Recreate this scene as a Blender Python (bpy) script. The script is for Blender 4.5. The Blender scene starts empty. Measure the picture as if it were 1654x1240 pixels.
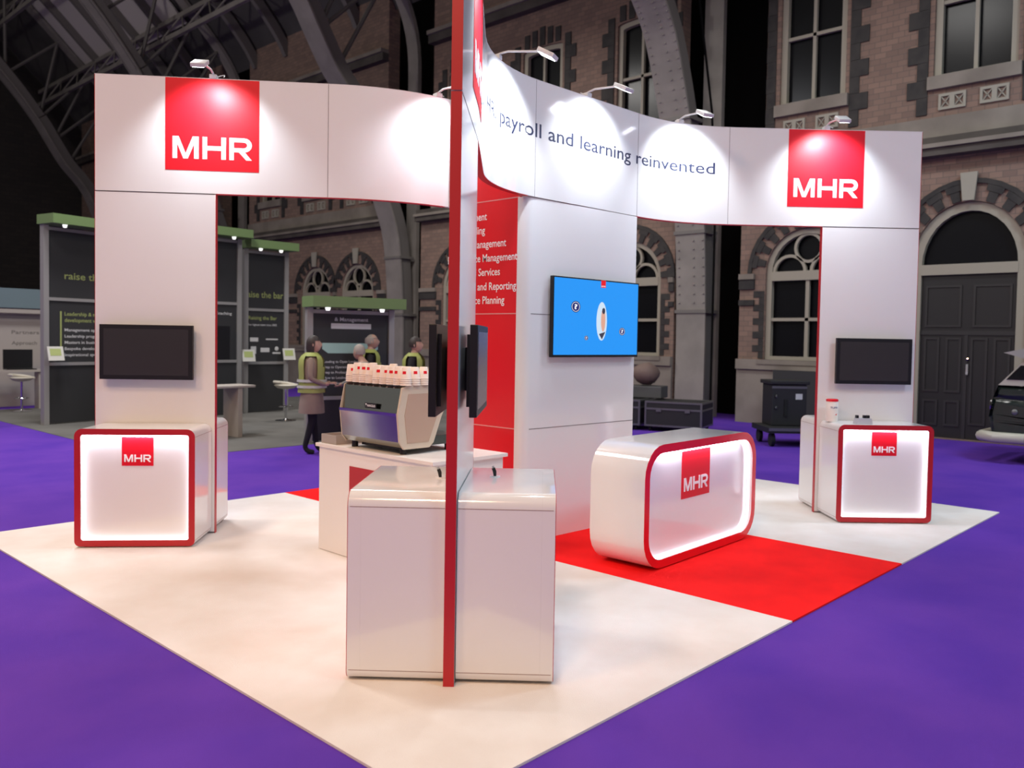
import bpy, bmesh, math, random
from mathutils import Vector, Matrix
from mathutils.geometry import tessellate_polygon
random.seed(7)
S = bpy.context.scene
COL = S.collection
PI = math.pi

# ------------------------------------------------------------------ camera
cam_d = bpy.data.cameras.new('camera'); cam = bpy.data.objects.new('camera', cam_d); COL.objects.link(cam)
CP = Vector((-2.08644, -2.32645, 1.78099)); YAW, PITCH, ROLL, FPX = 0.748237, -0.037035, 0.017185, 1358.22
F_ = Vector((math.cos(PITCH)*math.cos(YAW), math.cos(PITCH)*math.sin(YAW), math.sin(PITCH)))
R_ = Vector((math.sin(YAW), -math.cos(YAW), 0)); U_ = R_.cross(F_)
R2 = R_*math.cos(ROLL)+U_*math.sin(ROLL); U2 = -R_*math.sin(ROLL)+U_*math.cos(ROLL)
M = Matrix((R2, U2, -F_)).transposed().to_4x4(); M.translation = CP
cam.matrix_world = M
cam_d.sensor_width = 36; cam_d.lens = FPX*36/1654
cam_d.shift_x = -(842.98-827)/1654; cam_d.shift_y = (597.735-620)/1654
cam_d.clip_end = 300; cam_d.clip_start = 0.05
cam_d.dof.use_dof = True; cam_d.dof.focus_distance = 5.6; cam_d.dof.aperture_fstop = 2.2
S.camera = cam

# ------------------------------------------------------------------ view, world, hall fill lights
vs = S.view_settings
vs.view_transform = 'Standard'; vs.look = 'None'; vs.gamma = 1; vs.exposure = 0.0; vs.use_curve_mapping = False
W = bpy.data.worlds.new('hall_air'); S.world = W; W.use_nodes = True
W.node_tree.nodes['Background'].inputs[0].default_value = (0.92, 0.87, 0.80, 1)
W.node_tree.nodes['Background'].inputs[1].default_value = 0.30

def light(kind, name, loc, target, energy, color, **kw):
    d = bpy.data.lights.new(name, kind); d.energy = energy; d.color = color
    for k, v in kw.items(): setattr(d, k, v)
    o = bpy.data.objects.new(name, d); COL.objects.link(o); o.location = loc
    if target is not None:
        o.rotation_euler = (Vector(target)-Vector(loc)).to_track_quat('-Z', 'Y').to_euler()
    return o
# unseen overhead fill lights, placed and tinted for the tones on the stand
for i, (x, y, e, c) in enumerate([(-1, 8.5, 400, (1, .97, .95)), (-7, 2, 560, (1, .63, .37)), (3, -7, 390, (.62, .86, 1.05)), (-6, -3, 720, (1, .63, .37)), (10, -3, 470, (.66, .87, 1.05)), (3, 12, 640, (.96, .96, 1)), (10, 14, 370, (1, .96, .92)), (10, 4, 230, (1, .97, .94))]):
    light('AREA', 'hall_fill_light', (x, y, 10), (x, y, 0), e, c, shape='DISK', size=2.2)

light('POINT', 'roof_fill_light', (-2, 23, 11), None, 1300, (1, .96, .92), shadow_soft_size=.5)  # unseen light added to brighten the far ribs, roof and end wall

# ------------------------------------------------------------------ materials
def lin(c): return tuple(((v/255+0.055)/1.055)**2.4 if v/255 > 0.04045 else v/255/12.92 for v in c)
MATS = {}
def mat(name, rgb, rough=0.6, metal=0.0, spec=0.5, noise=None, emit=None, bump=None, coat=0.0, alpha=None):
    if name in MATS: return MATS[name]
    m = bpy.data.materials.new(name); m.use_nodes = True; nt = m.node_tree; b = nt.nodes['Principled BSDF']
    c = lin(rgb)
    b.inputs['Base Color'].default_value = (*c, 1); b.inputs['Roughness'].default_value = rough
    b.inputs['Metallic'].default_value = metal; b.inputs['Specular IOR Level'].default_value = spec
    b.inputs['Coat Weight'].default_value = coat
    if noise or bump:
        tc = nt.nodes.new('ShaderNodeTexCoord')
    if noise:
        rgb2, scale, detail = noise
        n = nt.nodes.new('ShaderNodeTexNoise'); n.inputs['Scale'].default_value = scale; n.inputs['Detail'].default_value = detail
        mx = nt.nodes.new('ShaderNodeMix'); mx.data_type = 'RGBA'
        mx.inputs['A'].default_value = (*c, 1); mx.inputs['B'].default_value = (*lin(rgb2), 1)
        rm = nt.nodes.new('ShaderNodeMapRange'); rm.inputs['From Min'].default_value = .35; rm.inputs['From Max'].default_value = .65
        nt.links.new(tc.outputs['Object'], n.inputs['Vector']); nt.links.new(n.outputs['Fac'], rm.inputs['Value'])
        nt.links.new(rm.outputs['Result'], mx.inputs['Factor']); nt.links.new(mx.outputs['Result'], b.inputs['Base Color'])
    if bump:
        sc, st = bump
        n2 = nt.nodes.new('ShaderNodeTexNoise'); n2.inputs['Scale'].default_value = sc; n2.inputs['Detail'].default_value = 3
        bp = nt.nodes.new('ShaderNodeBump'); bp.inputs['Strength'].default_value = st; bp.inputs['Distance'].default_value = .01
        nt.links.new(tc.outputs['Object'], n2.inputs['Vector']); nt.links.new(n2.outputs['Fac'], bp.inputs['Height'])
        nt.links.new(bp.outputs['Normal'], b.inputs['Normal'])
    if emit:
        b.inputs['Emission Color'].default_value = (*lin(emit[0]), 1); b.inputs['Emission Strength'].default_value = emit[1]
    MATS[name] = m; return m

GLOSS = mat('gloss_white_laminate', (236, 234, 235), 0.10, spec=.95)
GLOSS2 = mat('gloss_white_counter', (238, 235, 235), 0.10, spec=1.0)
RED = mat('gloss_red_vinyl', (228, 26, 38), 0.22)
REDE = mat('red_edge_trim', (186, 30, 38), 0.4)
REDB = mat('red_banner_film', (224, 20, 40), 0.45, spec=.3)
LET = mat('white_letters', (248, 248, 250), 0.4)
INK = mat('grey_print', (52, 56, 84), 0.6, spec=.2)
SEAM = mat('panel_gap', (120, 112, 112), 0.8)
LED = mat('led_strip', (255, 255, 255), 0.5, emit=((236, 240, 255), 20))
LEDD = mat('led_strip_dim', (255, 255, 255), 0.5, emit=((236, 240, 255), 3.5))
BLK = mat('black_plastic', (14, 13, 15), 0.45)
SCR = mat('dark_screen', (50, 48, 48), 0.25, bump=(400, .15))
ALU = mat('brushed_aluminium', (168, 168, 170), 0.35, 0.8)
LAMPM = mat('lamp_silver_paint', (205, 205, 208), 0.35)
LGLOW = mat('lamp_glass', (255, 255, 255), 0.4, emit=((240, 244, 255), 8))
STEEL = mat('polished_steel', (150, 152, 150), 0.16, 1.0)
CHROME = mat('chrome', (210, 210, 212), 0.08, 1.0)
CREAM = mat('cream_side_panel', (206, 190, 170), 0.22)
PAPER = mat('white_paper_cup', (244, 228, 214), 0.6)
PURP = mat('purple_carpet', (90, 54, 166), 0.97, spec=.1, noise=((104, 62, 172), 1.1, 4), bump=(260, .5))
BEIGE = mat('beige_carpet', (234, 227, 222), 0.95, spec=.15, noise=((224, 213, 205), 1.6, 6), bump=(160, .25))
REDC = mat('red_carpet', (252, 30, 30), 0.95, spec=.12, noise=((238, 24, 26), 2.5, 5), bump=(200, .3))
GREYC = mat('grey_carpet', (110, 108, 104), 0.95, spec=.1, noise=((98, 96, 92), 1.2, 4))
STONE = mat('pale_stone', (140, 131, 120), 0.85, noise=((120, 111, 101), 1.3, 5))
STONED = mat('dark_stone', (84, 77, 71), 0.85, noise=((64, 58, 53), 1.3, 5))
KEYST = mat('light_keystone', (158, 152, 138), 0.85)
FRAME = mat('window_paint', (156, 148, 132), 0.6)
PANE = mat('dark_window_glass', (12, 12, 16), 0.25, spec=.2)
DBRICK = mat('black_brick', (44, 41, 40), 0.8, noise=((58, 54, 51), 4, 3))
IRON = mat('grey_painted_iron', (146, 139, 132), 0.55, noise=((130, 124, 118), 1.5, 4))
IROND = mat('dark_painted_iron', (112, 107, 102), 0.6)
ROOF = mat('roof_boards', (78, 75, 73), 0.9, noise=((66, 63, 62), .8, 3))
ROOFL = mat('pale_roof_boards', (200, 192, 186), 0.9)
DRAPE = mat('black_drape', (14, 13, 13), 0.95, spec=.1)
DOORM = mat('black_door_paint', (26, 24, 24), 0.5)
BOOTHP = mat('charcoal_panel', (42, 42, 43), 0.6)
BOOTHF = mat('grey_booth_frame', (150, 148, 145), 0.45, 0.2)
GREEN = mat('green_header', (104, 128, 78), 0.6)
GTXT = mat('green_print', (150, 160, 96), 0.6)
WTXT = mat('white_print', (200, 200, 198), 0.6)
TEAL = mat('pale_teal_print', (164, 200, 190), 0.6)
CASE = mat('flight_case_board', (30, 29, 29), 0.6)
EDGE = mat('flight_case_edge', (120, 120, 118), 0.35, 0.7)
SKIN = mat('skin', (176, 140, 122), 0.6)
HAIRD = mat('dark_hair', (46, 36, 32), 0.6)
HAIRG = mat('grey_hair', (148, 140, 132), 0.7)
COATM = mat('tan_coat', (140, 122, 108), 0.85)
HIVIS = mat('high_visibility_yellow', (150, 158, 84), 0.6)
REFL = mat('reflective_tape', (190, 190, 182), 0.4)
DARKC = mat('black_clothing', (24, 23, 25), 0.85)
PLAID = mat('pale_shirt', (150, 148, 142), 0.85, noise=((112, 110, 106), 14, 2))
BOARD = mat('white_booth_panel', (168, 160, 152), 0.6)
VANG = mat('dark_green_van_paint', (26, 36, 31), 0.2)
VANC = mat('cream_van_paint', (186, 180, 164), 0.3)
RUBBER = mat('tyre_rubber', (16, 16, 16), 0.8)
BLUE = mat('blue_screen_picture', (10, 30, 60), 0.3, emit=((36, 150, 245), 1.0))
def emi(name, rgb, s=1.0): return mat(name, (5, 5, 5), 0.4, emit=(rgb, s))
E_NAVY = emi('navy_icon', (22, 34, 110)); E_WHITE = emi('white_icon', (250, 250, 255)); E_RED = emi('red_icon', (230, 24, 40))
E_SKIN = emi('portrait_skin', (224, 168, 146)); E_PALE = emi('portrait_oval', (208, 228, 246)); E_DARK = emi('portrait_dark', (60, 58, 76))

def brick_mat(name, c1, c2, mortar, sc):
    m = bpy.data.materials.new(name); m.use_nodes = True; nt = m.node_tree; b = nt.nodes['Principled BSDF']
    tc = nt.nodes.new('ShaderNodeTexCoord'); sx = nt.nodes.new('ShaderNodeSeparateXYZ'); cb = nt.nodes.new('ShaderNodeCombineXYZ')
    ad = nt.nodes.new('ShaderNodeMath'); ad.operation = 'ADD'
    nt.links.new(tc.outputs['Object'], sx.inputs[0]); nt.links.new(sx.outputs['X'], ad.inputs[0]); nt.links.new(sx.outputs['Y'], ad.inputs[1])
    nt.links.new(ad.outputs[0], cb.inputs[0]); nt.links.new(sx.outputs['Z'], cb.inputs[1])
    br = nt.nodes.new('ShaderNodeTexBrick'); br.inputs['Scale'].default_value = sc
    br.inputs['Color1'].default_value = (*lin(c1), 1); br.inputs['Color2'].default_value = (*lin(c2), 1); br.inputs['Mortar'].default_value = (*lin(mortar), 1)
    br.inputs['Mortar Size'].default_value = .012
    nt.links.new(cb.outputs[0], br.inputs['Vector'])
    n = nt.nodes.new('ShaderNodeTexNoise'); n.inputs['Scale'].default_value = .7; n.inputs['Detail'].default_value = 5
    nt.links.new(tc.outputs['Object'], n.inputs['Vector'])
    mx = nt.nodes.new('ShaderNodeMix'); mx.data_type = 'RGBA'; mx.blend_type = 'MULTIPLY'; mx.inputs['Factor'].default_value = .55
    nt.links.new(br.outputs['Color'], mx.inputs['A']); nt.links.new(n.outputs['Color'], mx.inputs['B'])
    bw = nt.nodes.new('ShaderNodeRGBToBW'); mr = nt.nodes.new('ShaderNodeMapRange'); mr.inputs['To Min'].default_value = .5; mr.inputs['To Max'].default_value = 1.3
    nt.links.new(n.outputs['Color'], bw.inputs[0]); nt.links.new(bw.outputs[0], mr.inputs['Value']); nt.links.new(mr.outputs[0], mx.inputs['B'])
    nt.links.new(mx.outputs['Result'], b.inputs['Base Color']); b.inputs['Roughness'].default_value = .9
    return m
BRICK = brick_mat('old_red_brick', (142, 116, 102), (124, 102, 91), (104, 93, 85), 2.2)

# ------------------------------------------------------------------ object helpers
def link(o, parent=None):
    COL.objects.link(o)
    if parent is not None:
        o.parent = parent
        o.location = (0, 0, 0)
    return o
def mw(o):
    m = Matrix.Translation(o.location) @ o.rotation_euler.to_matrix().to_4x4()
    return mw(o.parent) @ m if o.parent is not None else m
def obj(name, bm, m, parent=None, smooth=False, label=None):
    """bm is in WORLD coordinates; it is moved into the parent's frame"""
    bmesh.ops.recalc_face_normals(bm, faces=bm.faces[:])
    if parent is not None: bm.transform(mw(parent).inverted())
    me = bpy.data.meshes.new(name); bm.to_mesh(me); bm.free()
    for x in (m if isinstance(m, (list, tuple)) else [m]): me.materials.append(x)
    if smooth:
        me.polygons.foreach_set('use_smooth', [True]*len(me.polygons))
        try: me.set_sharp_from_angle(angle=math.radians(40))
        except Exception: pass
    o = bpy.data.objects.new(name, me); link(o, parent)
    if label: o['label'] = label
    return o
def thing(name, label, cat, loc=(0, 0, 0), rz=0, group=None, kind=None):
    o = bpy.data.objects.new(name, None); COL.objects.link(o); o.location = loc; o.rotation_euler = (0, 0, rz)
    o.empty_display_size = .1
    tag(o, label, cat, group, kind); return o
def tag(o, label=None, cat=None, group=None, kind=None):
    if label: o['label'] = label
    if cat: o['category'] = cat
    if group: o['group'] = group
    if kind: o['kind'] = kind
    return o
def single(name, bm, m, label, cat, base, group=None, smooth=False, kind=None):
    """a thing that is one mesh, origin at its base"""
    bm.transform(Matrix.Translation(-Vector(base)))
    o = obj(name, bm, m, None, smooth); o.location = base
    return tag(o, label, cat, group, kind)

class Fr:
    """local frame: a along u, b along n (horizontal, 90 deg left of u), z up"""
    def __init__(s, ox, oy, ang, oz=0):
        s.o = Vector((ox, oy, oz)); s.ang = ang
        s.u = Vector((math.cos(ang), math.sin(ang), 0)); s.n = Vector((-math.sin(ang), math.cos(ang), 0))
    def __call__(s, a, b, z=0): return s.o+s.u*a+s.n*b+Vector((0, 0, z))
WF = Fr(0, 0, 0)

def box(bm, f, a0, a1, b0, b1, z0, z1, bev=0):
    vs_ = [bm.verts.new(f(a, b, z)) for a in (a0, a1) for b in (b0, b1) for z in (z0, z1)]
    fs = [(0, 1, 3, 2), (4, 6, 7, 5), (0, 4, 5, 1), (2, 3, 7, 6), (0, 2, 6, 4), (1, 5, 7, 3)]
    faces = [bm.faces.new([vs_[i] for i in q]) for q in fs]
    if bev:
        es = list({e for fc in faces for e in fc.edges})
        bmesh.ops.bevel(bm, geom=es, offset=bev, segments=2, profile=.6, affect='EDGES')
    return faces
def newbox(f, *a, bev=0):
    bm = bmesh.new(); box(bm, f, *a, bev=bev); return bm
def prism(bm, pts, fn, d0, d1):
    """closed 2D outline pts -> solid; fn(x, y, d) gives the 3D point"""
    tris = tessellate_polygon([[Vector((p[0], p[1], 0)) for p in pts]])
    A = [bm.verts.new(fn(p[0], p[1], d0)) for p in pts]; B = [bm.verts.new(fn(p[0], p[1], d1)) for p in pts]
    try:
        if len(pts) > 4 :
            for t in tris:
                bm.faces.new([A[i] for i in t]); bm.faces.new([B[i] for i in reversed(t)])
        else:
            bm.faces.new(A); bm.faces.new(B[::-1])
    except ValueError: pass
    n = len(pts)
    for i in range(n):
        j = (i+1) % n; bm.faces.new((A[i], A[j], B[j], B[i]))
def ring(bm, outer, inner, fn, d0, d1, closed=True):
    """band between two outlines with the same number of points"""
    n = len(outer)
    V = [[bm.verts.new(fn(p[0], p[1], d)) for p in L] for d in (d0, d1) for L in (outer, inner)]
    for i in range(n if closed else n-1):
        j = (i+1) % n
        bm.faces.new((V[0][i], V[0][j], V[1][j], V[1][i])); bm.faces.new((V[2][i], V[3][i], V[3][j], V[2][j]))
        bm.faces.new((V[0][i], V[2][i], V[2][j], V[0][j])); bm.faces.new((V[1][i], V[1][j], V[3][j], V[3][i]))
    if not closed:
        for i in (0, n-1): bm.faces.new((V[0][i], V[1][i], V[3][i], V[2][i]))
def tube(bm, pts, r, seg=8, cap=True):
    pts = [Vector(p) for p in pts]; rings = []
    rs = r if isinstance(r, (list, tuple)) else [r]*len(pts)
    for i, p in enumerate(pts):
        t = (pts[min(i+1, len(pts)-1)]-pts[max(i-1, 0)]).normalized()
        a = t.cross(Vector((0, 0, 1)) if abs(t.z) < .95 else Vector((1, 0, 0))).normalized(); b = t.cross(a)
        rings.append([bm.verts.new(p+(a*math.cos(2*PI*k/seg)+b*math.sin(2*PI*k/seg))*rs[i]) for k in range(seg)])
    for A, B in zip(rings, rings[1:]):
        for k in range(seg): bm.faces.new((A[k], A[(k+1) % seg], B[(k+1) % seg], B[k]))
    if cap: bm.faces.new(rings[0]); bm.faces.new(rings[-1][::-1])
def lathe(bm, prof, c, seg=24, sx=1, sy=1, ang=0):
    c = Vector(c); rings = []
    for r, z in prof:
        rings.append([bm.verts.new(c+Vector((math.cos(2*PI*k/seg+ang)*r*sx, math.sin(2*PI*k/seg+ang)*r*sy, z))) for k in range(seg)])
    for A, B in zip(rings, rings[1:]):
        for k in range(seg): bm.faces.new((A[k], A[(k+1) % seg], B[(k+1) % seg], B[k]))
    bm.faces.new(rings[0][::-1]); bm.faces.new(rings[-1])
def ball(bm, c, r, sx=1, sy=1, sz=1, seg=12):
    ret = bmesh.ops.create_uvsphere(bm, u_segments=seg, v_segments=max(6, seg*2//3), radius=r)
    for v in ret['verts']: v.co = Vector((v.co.x*sx, v.co.y*sy, v.co.z*sz))+Vector(c)
def rrect(w0, w1, h0, h1, rt, rb=None, seg=6):
    rb = rt if rb is None else rb; P = []
    for cx, cy, r, a0 in ((w1-rb, h0+rb, rb, -90), (w1-rt, h1-rt, rt, 0), (w0+rt, h1-rt, rt, 90), (w0+rb, h0+rb, rb, 180)):
        for k in range(seg+1):
            a = math.radians(a0+90*k/seg); P.append((cx+r*math.cos(a), cy+r*math.sin(a)))
    return P

TXT = {}
def text2d(s, bold=0.0):
    """default font -> (verts, faces) with baseline at y=0, scaled to ascender height 1"""
    key = (s, bold)
    if key in TXT: return TXT[key]
    c = bpy.data.curves.new('t', 'FONT'); c.body = s; c.size = 1; c.offset = bold; c.resolution_u = 3
    o = bpy.data.objects.new('t', c); COL.objects.link(o)
    dg = bpy.context.evaluated_depsgraph_get(); dg.update()
    me = bpy.data.meshes.new_from_object(o.evaluated_get(dg))
    V = [(v.co.x, v.co.y) for v in me.vertices]; Fc = [tuple(p.vertices) for p in me.polygons]
    bpy.data.objects.remove(o); bpy.data.curves.remove(c); bpy.data.meshes.remove(me)
    x0 = min(v[0] for v in V); V = [(v[0]-x0, v[1]) for v in V]
    TXT[key] = (V, Fc, max(v[0] for v in V)); return TXT[key]
CAP = 0.69
def text(bm, s, fn, x, y, h, width=None, align='l', bold=0.0, d=0.0015):
    """h = capital height; fn(x, y, d)"""
    V, Fc, w = text2d(s, bold); k = h/CAP; kx = (width/w) if width else k
    off = x-(w*kx if align == 'r' else w*kx/2 if align == 'c' else 0)
    vs_ = [bm.verts.new(fn(off+v[0]*kx, y+v[1]*k, d)) for v in V]
    for f in Fc:
        try: bm.faces.new([vs_[i] for i in f])
        except ValueError: pass

# the three wide letters on the banners, drawn in a box 1 wide and .285 high
def arcpts(cx, cy, rx, ry, a0, a1, n=8):
    return [(cx+rx*math.cos(math.radians(a0+(a1-a0)*k/n)), cy+ry*math.sin(math.radians(a0+(a1-a0)*k/n))) for k in range(n+1)]
HL = .285
def letters(bm, fn, x, y, w, d0, d1):
    t = .058
    Mp = [(0, 0), (t, 0), (t, .19), (.135, 0), (.192, 0), (.27, .19), (.27, 0), (.328, 0), (.328, HL), (.252, HL), (.1635, .068), (.076, HL), (0, HL)]
    Hp = [(.376, 0), (.434, 0), (.434, .113), (.613, .113), (.613, 0), (.671, 0), (.671, HL), (.613, HL), (.613, .17), (.434, .17), (.434, HL), (.376, HL)]
    rO = arcpts(.90, .193, .1, .092, 90, -90); rI = arcpts(.895, .193, .045, .037, -90, 90)
    Rp = [(.714, 0), (.772, 0), (.772, .102), (.835, .102), (.928, 0), (1.0, 0), (.905, .101)] + rO[::-1] + [(.714, HL)]
    for P in (Mp, Hp): prism(bm, P, lambda a, b, d: fn(x+a*w, y+b*w, d), d0, d1)
    # R: outline band around the bowl, then leg
    G = lambda a, b, d: fn(x+a*w, y+b*w, d)
    prism(bm, [(.714, 0), (.772, 0), (.772, HL), (.714, HL)], G, d0, d1)
    o = [(.772, HL)]+rO+[(.772, .101)]; i = [(.772, .23)]+rI[::-1]+[(.772, .156)]
    ring(bm, o, i, G, d0, d1, closed=False)
    prism(bm, [(.928, 0), (1.0, 0), (.905, .112), (.832, .105)], G, d0, d1)
def logo(parent, fn, x0, x1, y0, y1, glow=False):
    """red banner with white letters along its foot; fn(x, y, d)"""
    bm = bmesh.new(); n = 8
    P = [(x0+(x1-x0)*k/n, y0) for k in range(n+1)]+[(x1-(x1-x0)*k/n, y1) for k in range(n+1)]
    A = [bm.verts.new(fn(p[0], p[1], .003)) for p in P]; B = [bm.verts.new(fn(p[0], p[1], .0005)) for p in P]
    for k in range(n):
        bm.faces.new((A[k], A[k+1], A[2*n-k], A[2*n+1-k])); bm.faces.new((B[k], B[k+1], B[2*n-k], B[2*n+1-k]))
    for k in range(2*n+2):
        j = (k+1) % (2*n+2); bm.faces.new((A[k], A[j], B[j], B[k]))
    ban = obj('logo_banner', bm, REDB, parent, label='red square banner with white letters')
    w = x1-x0; bm = bmesh.new()
    letters(bm, fn, x0+.078*w, y0+.127*w, .846*w, .003, .006)
    obj('lettering', bm, LET, ban)
    return ban

# ------------------------------------------------------------------ floor of the hall
def slab(x0, x1, y0, y1, z0, z1): return newbox(WF, x0, x1, y0, y1, z0, z1)
o = obj('floor', slab(-16, 17, -14, 48, -.1, 0), PURP); o['kind'] = 'structure'
single('grey_carpet', slab(3.0, 12.5, 9.5, 19, 0.0, .006), GREYC, 'grey carpet tiles under the charcoal booths behind the stand', 'carpet', (7.7, 14.2, 0))
single('beige_carpet', slab(0, 3, 0, 6, 0, .012), BEIGE, 'pale beige carpet on the left half of the exhibition stand', 'carpet', (1.5, 3, 0))
single('beige_carpet', slab(5, 8, 0, 6, 0, .012), BEIGE, 'pale beige carpet under the right-hand wall and counters', 'carpet', (6.5, 3, 0))
single('red_carpet', slab(3, 5, 0, 6, 0, .012), REDC, 'bright red carpet runner crossing under the rounded central counter', 'carpet', (4, 3, 0))

# ------------------------------------------------------------------ stand geometry: frames of the four arms
FN = Fr(.777, .766, math.atan2(.6626, .749))          # near arm, right face is b=0
FL = Fr(.745, 5.375, math.atan2(-.6665, .7455))       # left arm
FR = Fr(6.46, 1.385, math.atan2(-.7193, .6947))       # right arm
FFAR = Fr(7.34, 5.39, math.atan2(-.6626, -.749))        # far arm (behind the tower); b<0 faces the back left
TH = .055; WW = 1.02; ZF = 3.0; ZT = 4.0

def fillet(p, q, r, T, n=14):
    """points of an arc joining p->q->r tangentially, tangent length T"""
    p, q, r = map(Vector, (p, q, r)); d1 = (q-p).normalized(); d2 = (r-q).normalized()
    a = q-d1*T; b = q+d2*T; th = d1.angle(d2); R = T/math.tan(th/2)
    s = 1 if d1.x*d2.y-d1.y*d2.x > 0 else -1
    nrm = Vector((-d1.y, d1.x))*s; c = a+nrm*R; out = []
    for k in range(n+1):
        al = th*k/n*s; v = a-c
        out.append(c+Vector((v.x*math.cos(al)-v.y*math.sin(al), v.x*math.sin(al)+v.y*math.cos(al))))
    return out
class Path:
    def __init__(s, pts):
        s.p = [Vector((a[0], a[1])) for a in pts]; s.s = [0]
        for a, b in zip(s.p, s.p[1:]): s.s.append(s.s[-1]+(b-a).length)
        s.L = s.s[-1]
    def at(s, t):
        t = max(0, min(s.L, t)); i = 0
        while i < len(s.p)-2 and s.s[i+1] < t: i += 1
        a, b = s.p[i], s.p[i+1]; k = (t-s.s[i])/(s.s[i+1]-s.s[i])
        def tan(j):
            j0, j1 = max(j-1, 0), min(j+1, len(s.p)-1); return (s.p[j1]-s.p[j0]).normalized()
        tg = (tan(i)*(1-k)+tan(i+1)*k).normalized()
        return a+(b-a)*k, tg
    def near(s, x, y):
        return min((s.at(s.L*k/2000)[0]-Vector((x, y))).length_squared*1e6+0*k and ((s.at(s.L*k/2000)[0]-Vector((x, y))).length, s.L*k/2000) for k in range(2001))[1]
    def __call__(s, t, z, d=0):
        """d metres in front (right-hand side of travel)"""
        p, tg = s.at(t); return Vector((p.x+tg.y*d, p.y-tg.x*d, z))
P1 = FN(WW, 0); 
PR = Path([tuple(FN(0, 0).xy), tuple(P1.xy)] + [(1.85, 1.735)] + fillet((1.75, 1.64), (2.73, 2.578), (4.0, 2.54), .62)
          + fillet((4.0, 2.535), (5.37, 2.49), (6.46, 1.385), .6) + [tuple(FR(0, 0).xy), tuple(FR(WW, 0).xy)])
q = FL(1.9, 0)
PL = Path([tuple(FL(0, 0).xy), tuple(FL(1.0, 0).xy)] + fillet(tuple(FL(1.2, 0).xy), (2.74, 3.6), (4.0, 3.56), .62)
          + fillet((4.0, 3.56), (5.45, 3.52), tuple(FFAR(WW+.2, 0).xy), .6) + [tuple(FFAR(WW, 0).xy), tuple(FFAR(0, 0).xy)])

def strip(path, s0, s1, z0, z1, d0, d1, n=60):
    bm = bmesh.new(); rows = []
    for k in range(n+1):
        t = s0+(s1-s0)*k/n
        rows.append([bm.verts.new(path(t, z, d)) for z, d in ((z0, d0), (z1, d0), (z1, d1), (z0, d1))])
    for A, B in zip(rows, rows[1:]):
        for i in range(4): bm.faces.new((A[i], B[i], B[(i+1) % 4], A[(i+1) % 4]))
    bm.faces.new(rows[0]); bm.faces.new(rows[-1][::-1]); return bm

def fascia(path, label, seams, centre, under):
    t = thing('curved_fascia', label, 'fascia', (centre[0], centre[1], ZF))
    obj('fascia_panel', strip(path, .0042, path.L-.0042, ZF+.0045, ZT-.004, 0, -TH), GLOSS, t, smooth=True)
    for s0_, s1_ in under: obj('underside_trim', strip(path, s0_, s1_, ZF, ZF+.0042, .0005, -TH-.0005), REDE, t)
    obj('top_trim', strip(path, .0, path.L, ZT-.0038, ZT, .001, -TH-.001), GLOSS, t)
    for s in (0, path.L-.004):
        obj('end_trim', strip(path, s, s+.004, ZF+.006, ZT-.004, .0004, -TH-.0004, 2), REDE, t)
    for s in seams:
        obj('panel_joint', strip(path, s-.0022, s+.0022, ZF+.006, ZT-.004, .0012, .0002, 1), SEAM, t)
    return t
sA = PR.near(2.73, 2.4); 
sT0 = PR.near(3.3, 2.565); sT1 = PR.near(4.74, 2.5); sT2 = PR.near(5.77, 2.10); sW = PR.near(6.46, 1.385)
fr = fascia(PR, 'tall white fascia curving from the centre post over the screen tower to the right wall', [sT0, sT1, sT2], (4, 2.55), [(WW, PR.near(3.21, 2.58)), (sT1, PR.L-WW)])
fl = fascia(PL, 'tall white fascia curving from the left wall to behind the red tower', [PL.near(2.217, 4.05)], (4, 3.57), [(WW, PL.near(3.2, 3.575)), (PL.near(4.74, 3.54), PL.L-WW)])
logo(fl, lambda a, z, d: PL(a, z, d), .59, 1.385, 3.2, 3.994)
logo(fr, lambda a, z, d: PR(a, z, d), sW-.376, sW+.418, 3.2, 3.994)
logo(fr, lambda a, z, d: PR(a, z, d), .60, 1.39, 3.2, 3.994)
bm = bmesh.new()
t0 = PR.near(2.76, 2.43); t1 = PR.near(5.66, 2.2)
full = 'payroll and learning reinvented'; kx = (t1-t0)/text2d(full)[2]; bm.free()
for i0, wd in ((0, 'payroll'), (8, 'and'), (12, 'learning'), (21, 'reinvented')):
    bm = bmesh.new(); off = text2d(full)[2]-text2d(full[i0:])[2]
    text(bm, wd, lambda a, z, d: PR(a, z, d), t0+off*kx, 3.512, .118, width=text2d(wd)[2]*kx, bold=.006); obj('slogan_word', bm, INK, fr)
bm = bmesh.new(); text(bm, 'HR,', lambda a, z, d: PR(a, z, d), t0-.37, 3.512, .118, width=.29); obj('slogan_word', bm, INK, fr)

def wall(f, label, near=False):
    t = thing('display_wall', label, 'wall panel', f(WW/2, TH/2, .0125), f.ang)
    obj('wall_panel', newbox(f, .0042, WW-.0042, 0, TH, .026, ZF-.004), GLOSS, t)
    for a in (0, WW-.004):
        obj('edge_trim', newbox(f, a, a+.004, -.0004, TH+.0004, .0125, ZF-.001), REDE, t)
    obj('panel_joint', newbox(f, .012, WW-.012, -.0008, TH+.0008, ZF-.006, ZF-.001), SEAM, t)
    obj('base_strip', newbox(f, .012, WW-.012, .002, TH-.002, .0125, .0255), SEAM, t)
    return t
wall(FN, 'thin white wall seen edge-on with red front edge, straddled by the nearest counter')
wall(FL, 'white wall panel with black screen above the left counter')
wall(FR, 'white wall panel with black screen above the right counter')
wall(FFAR, 'thin white wall hidden behind the red and white tower')

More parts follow.
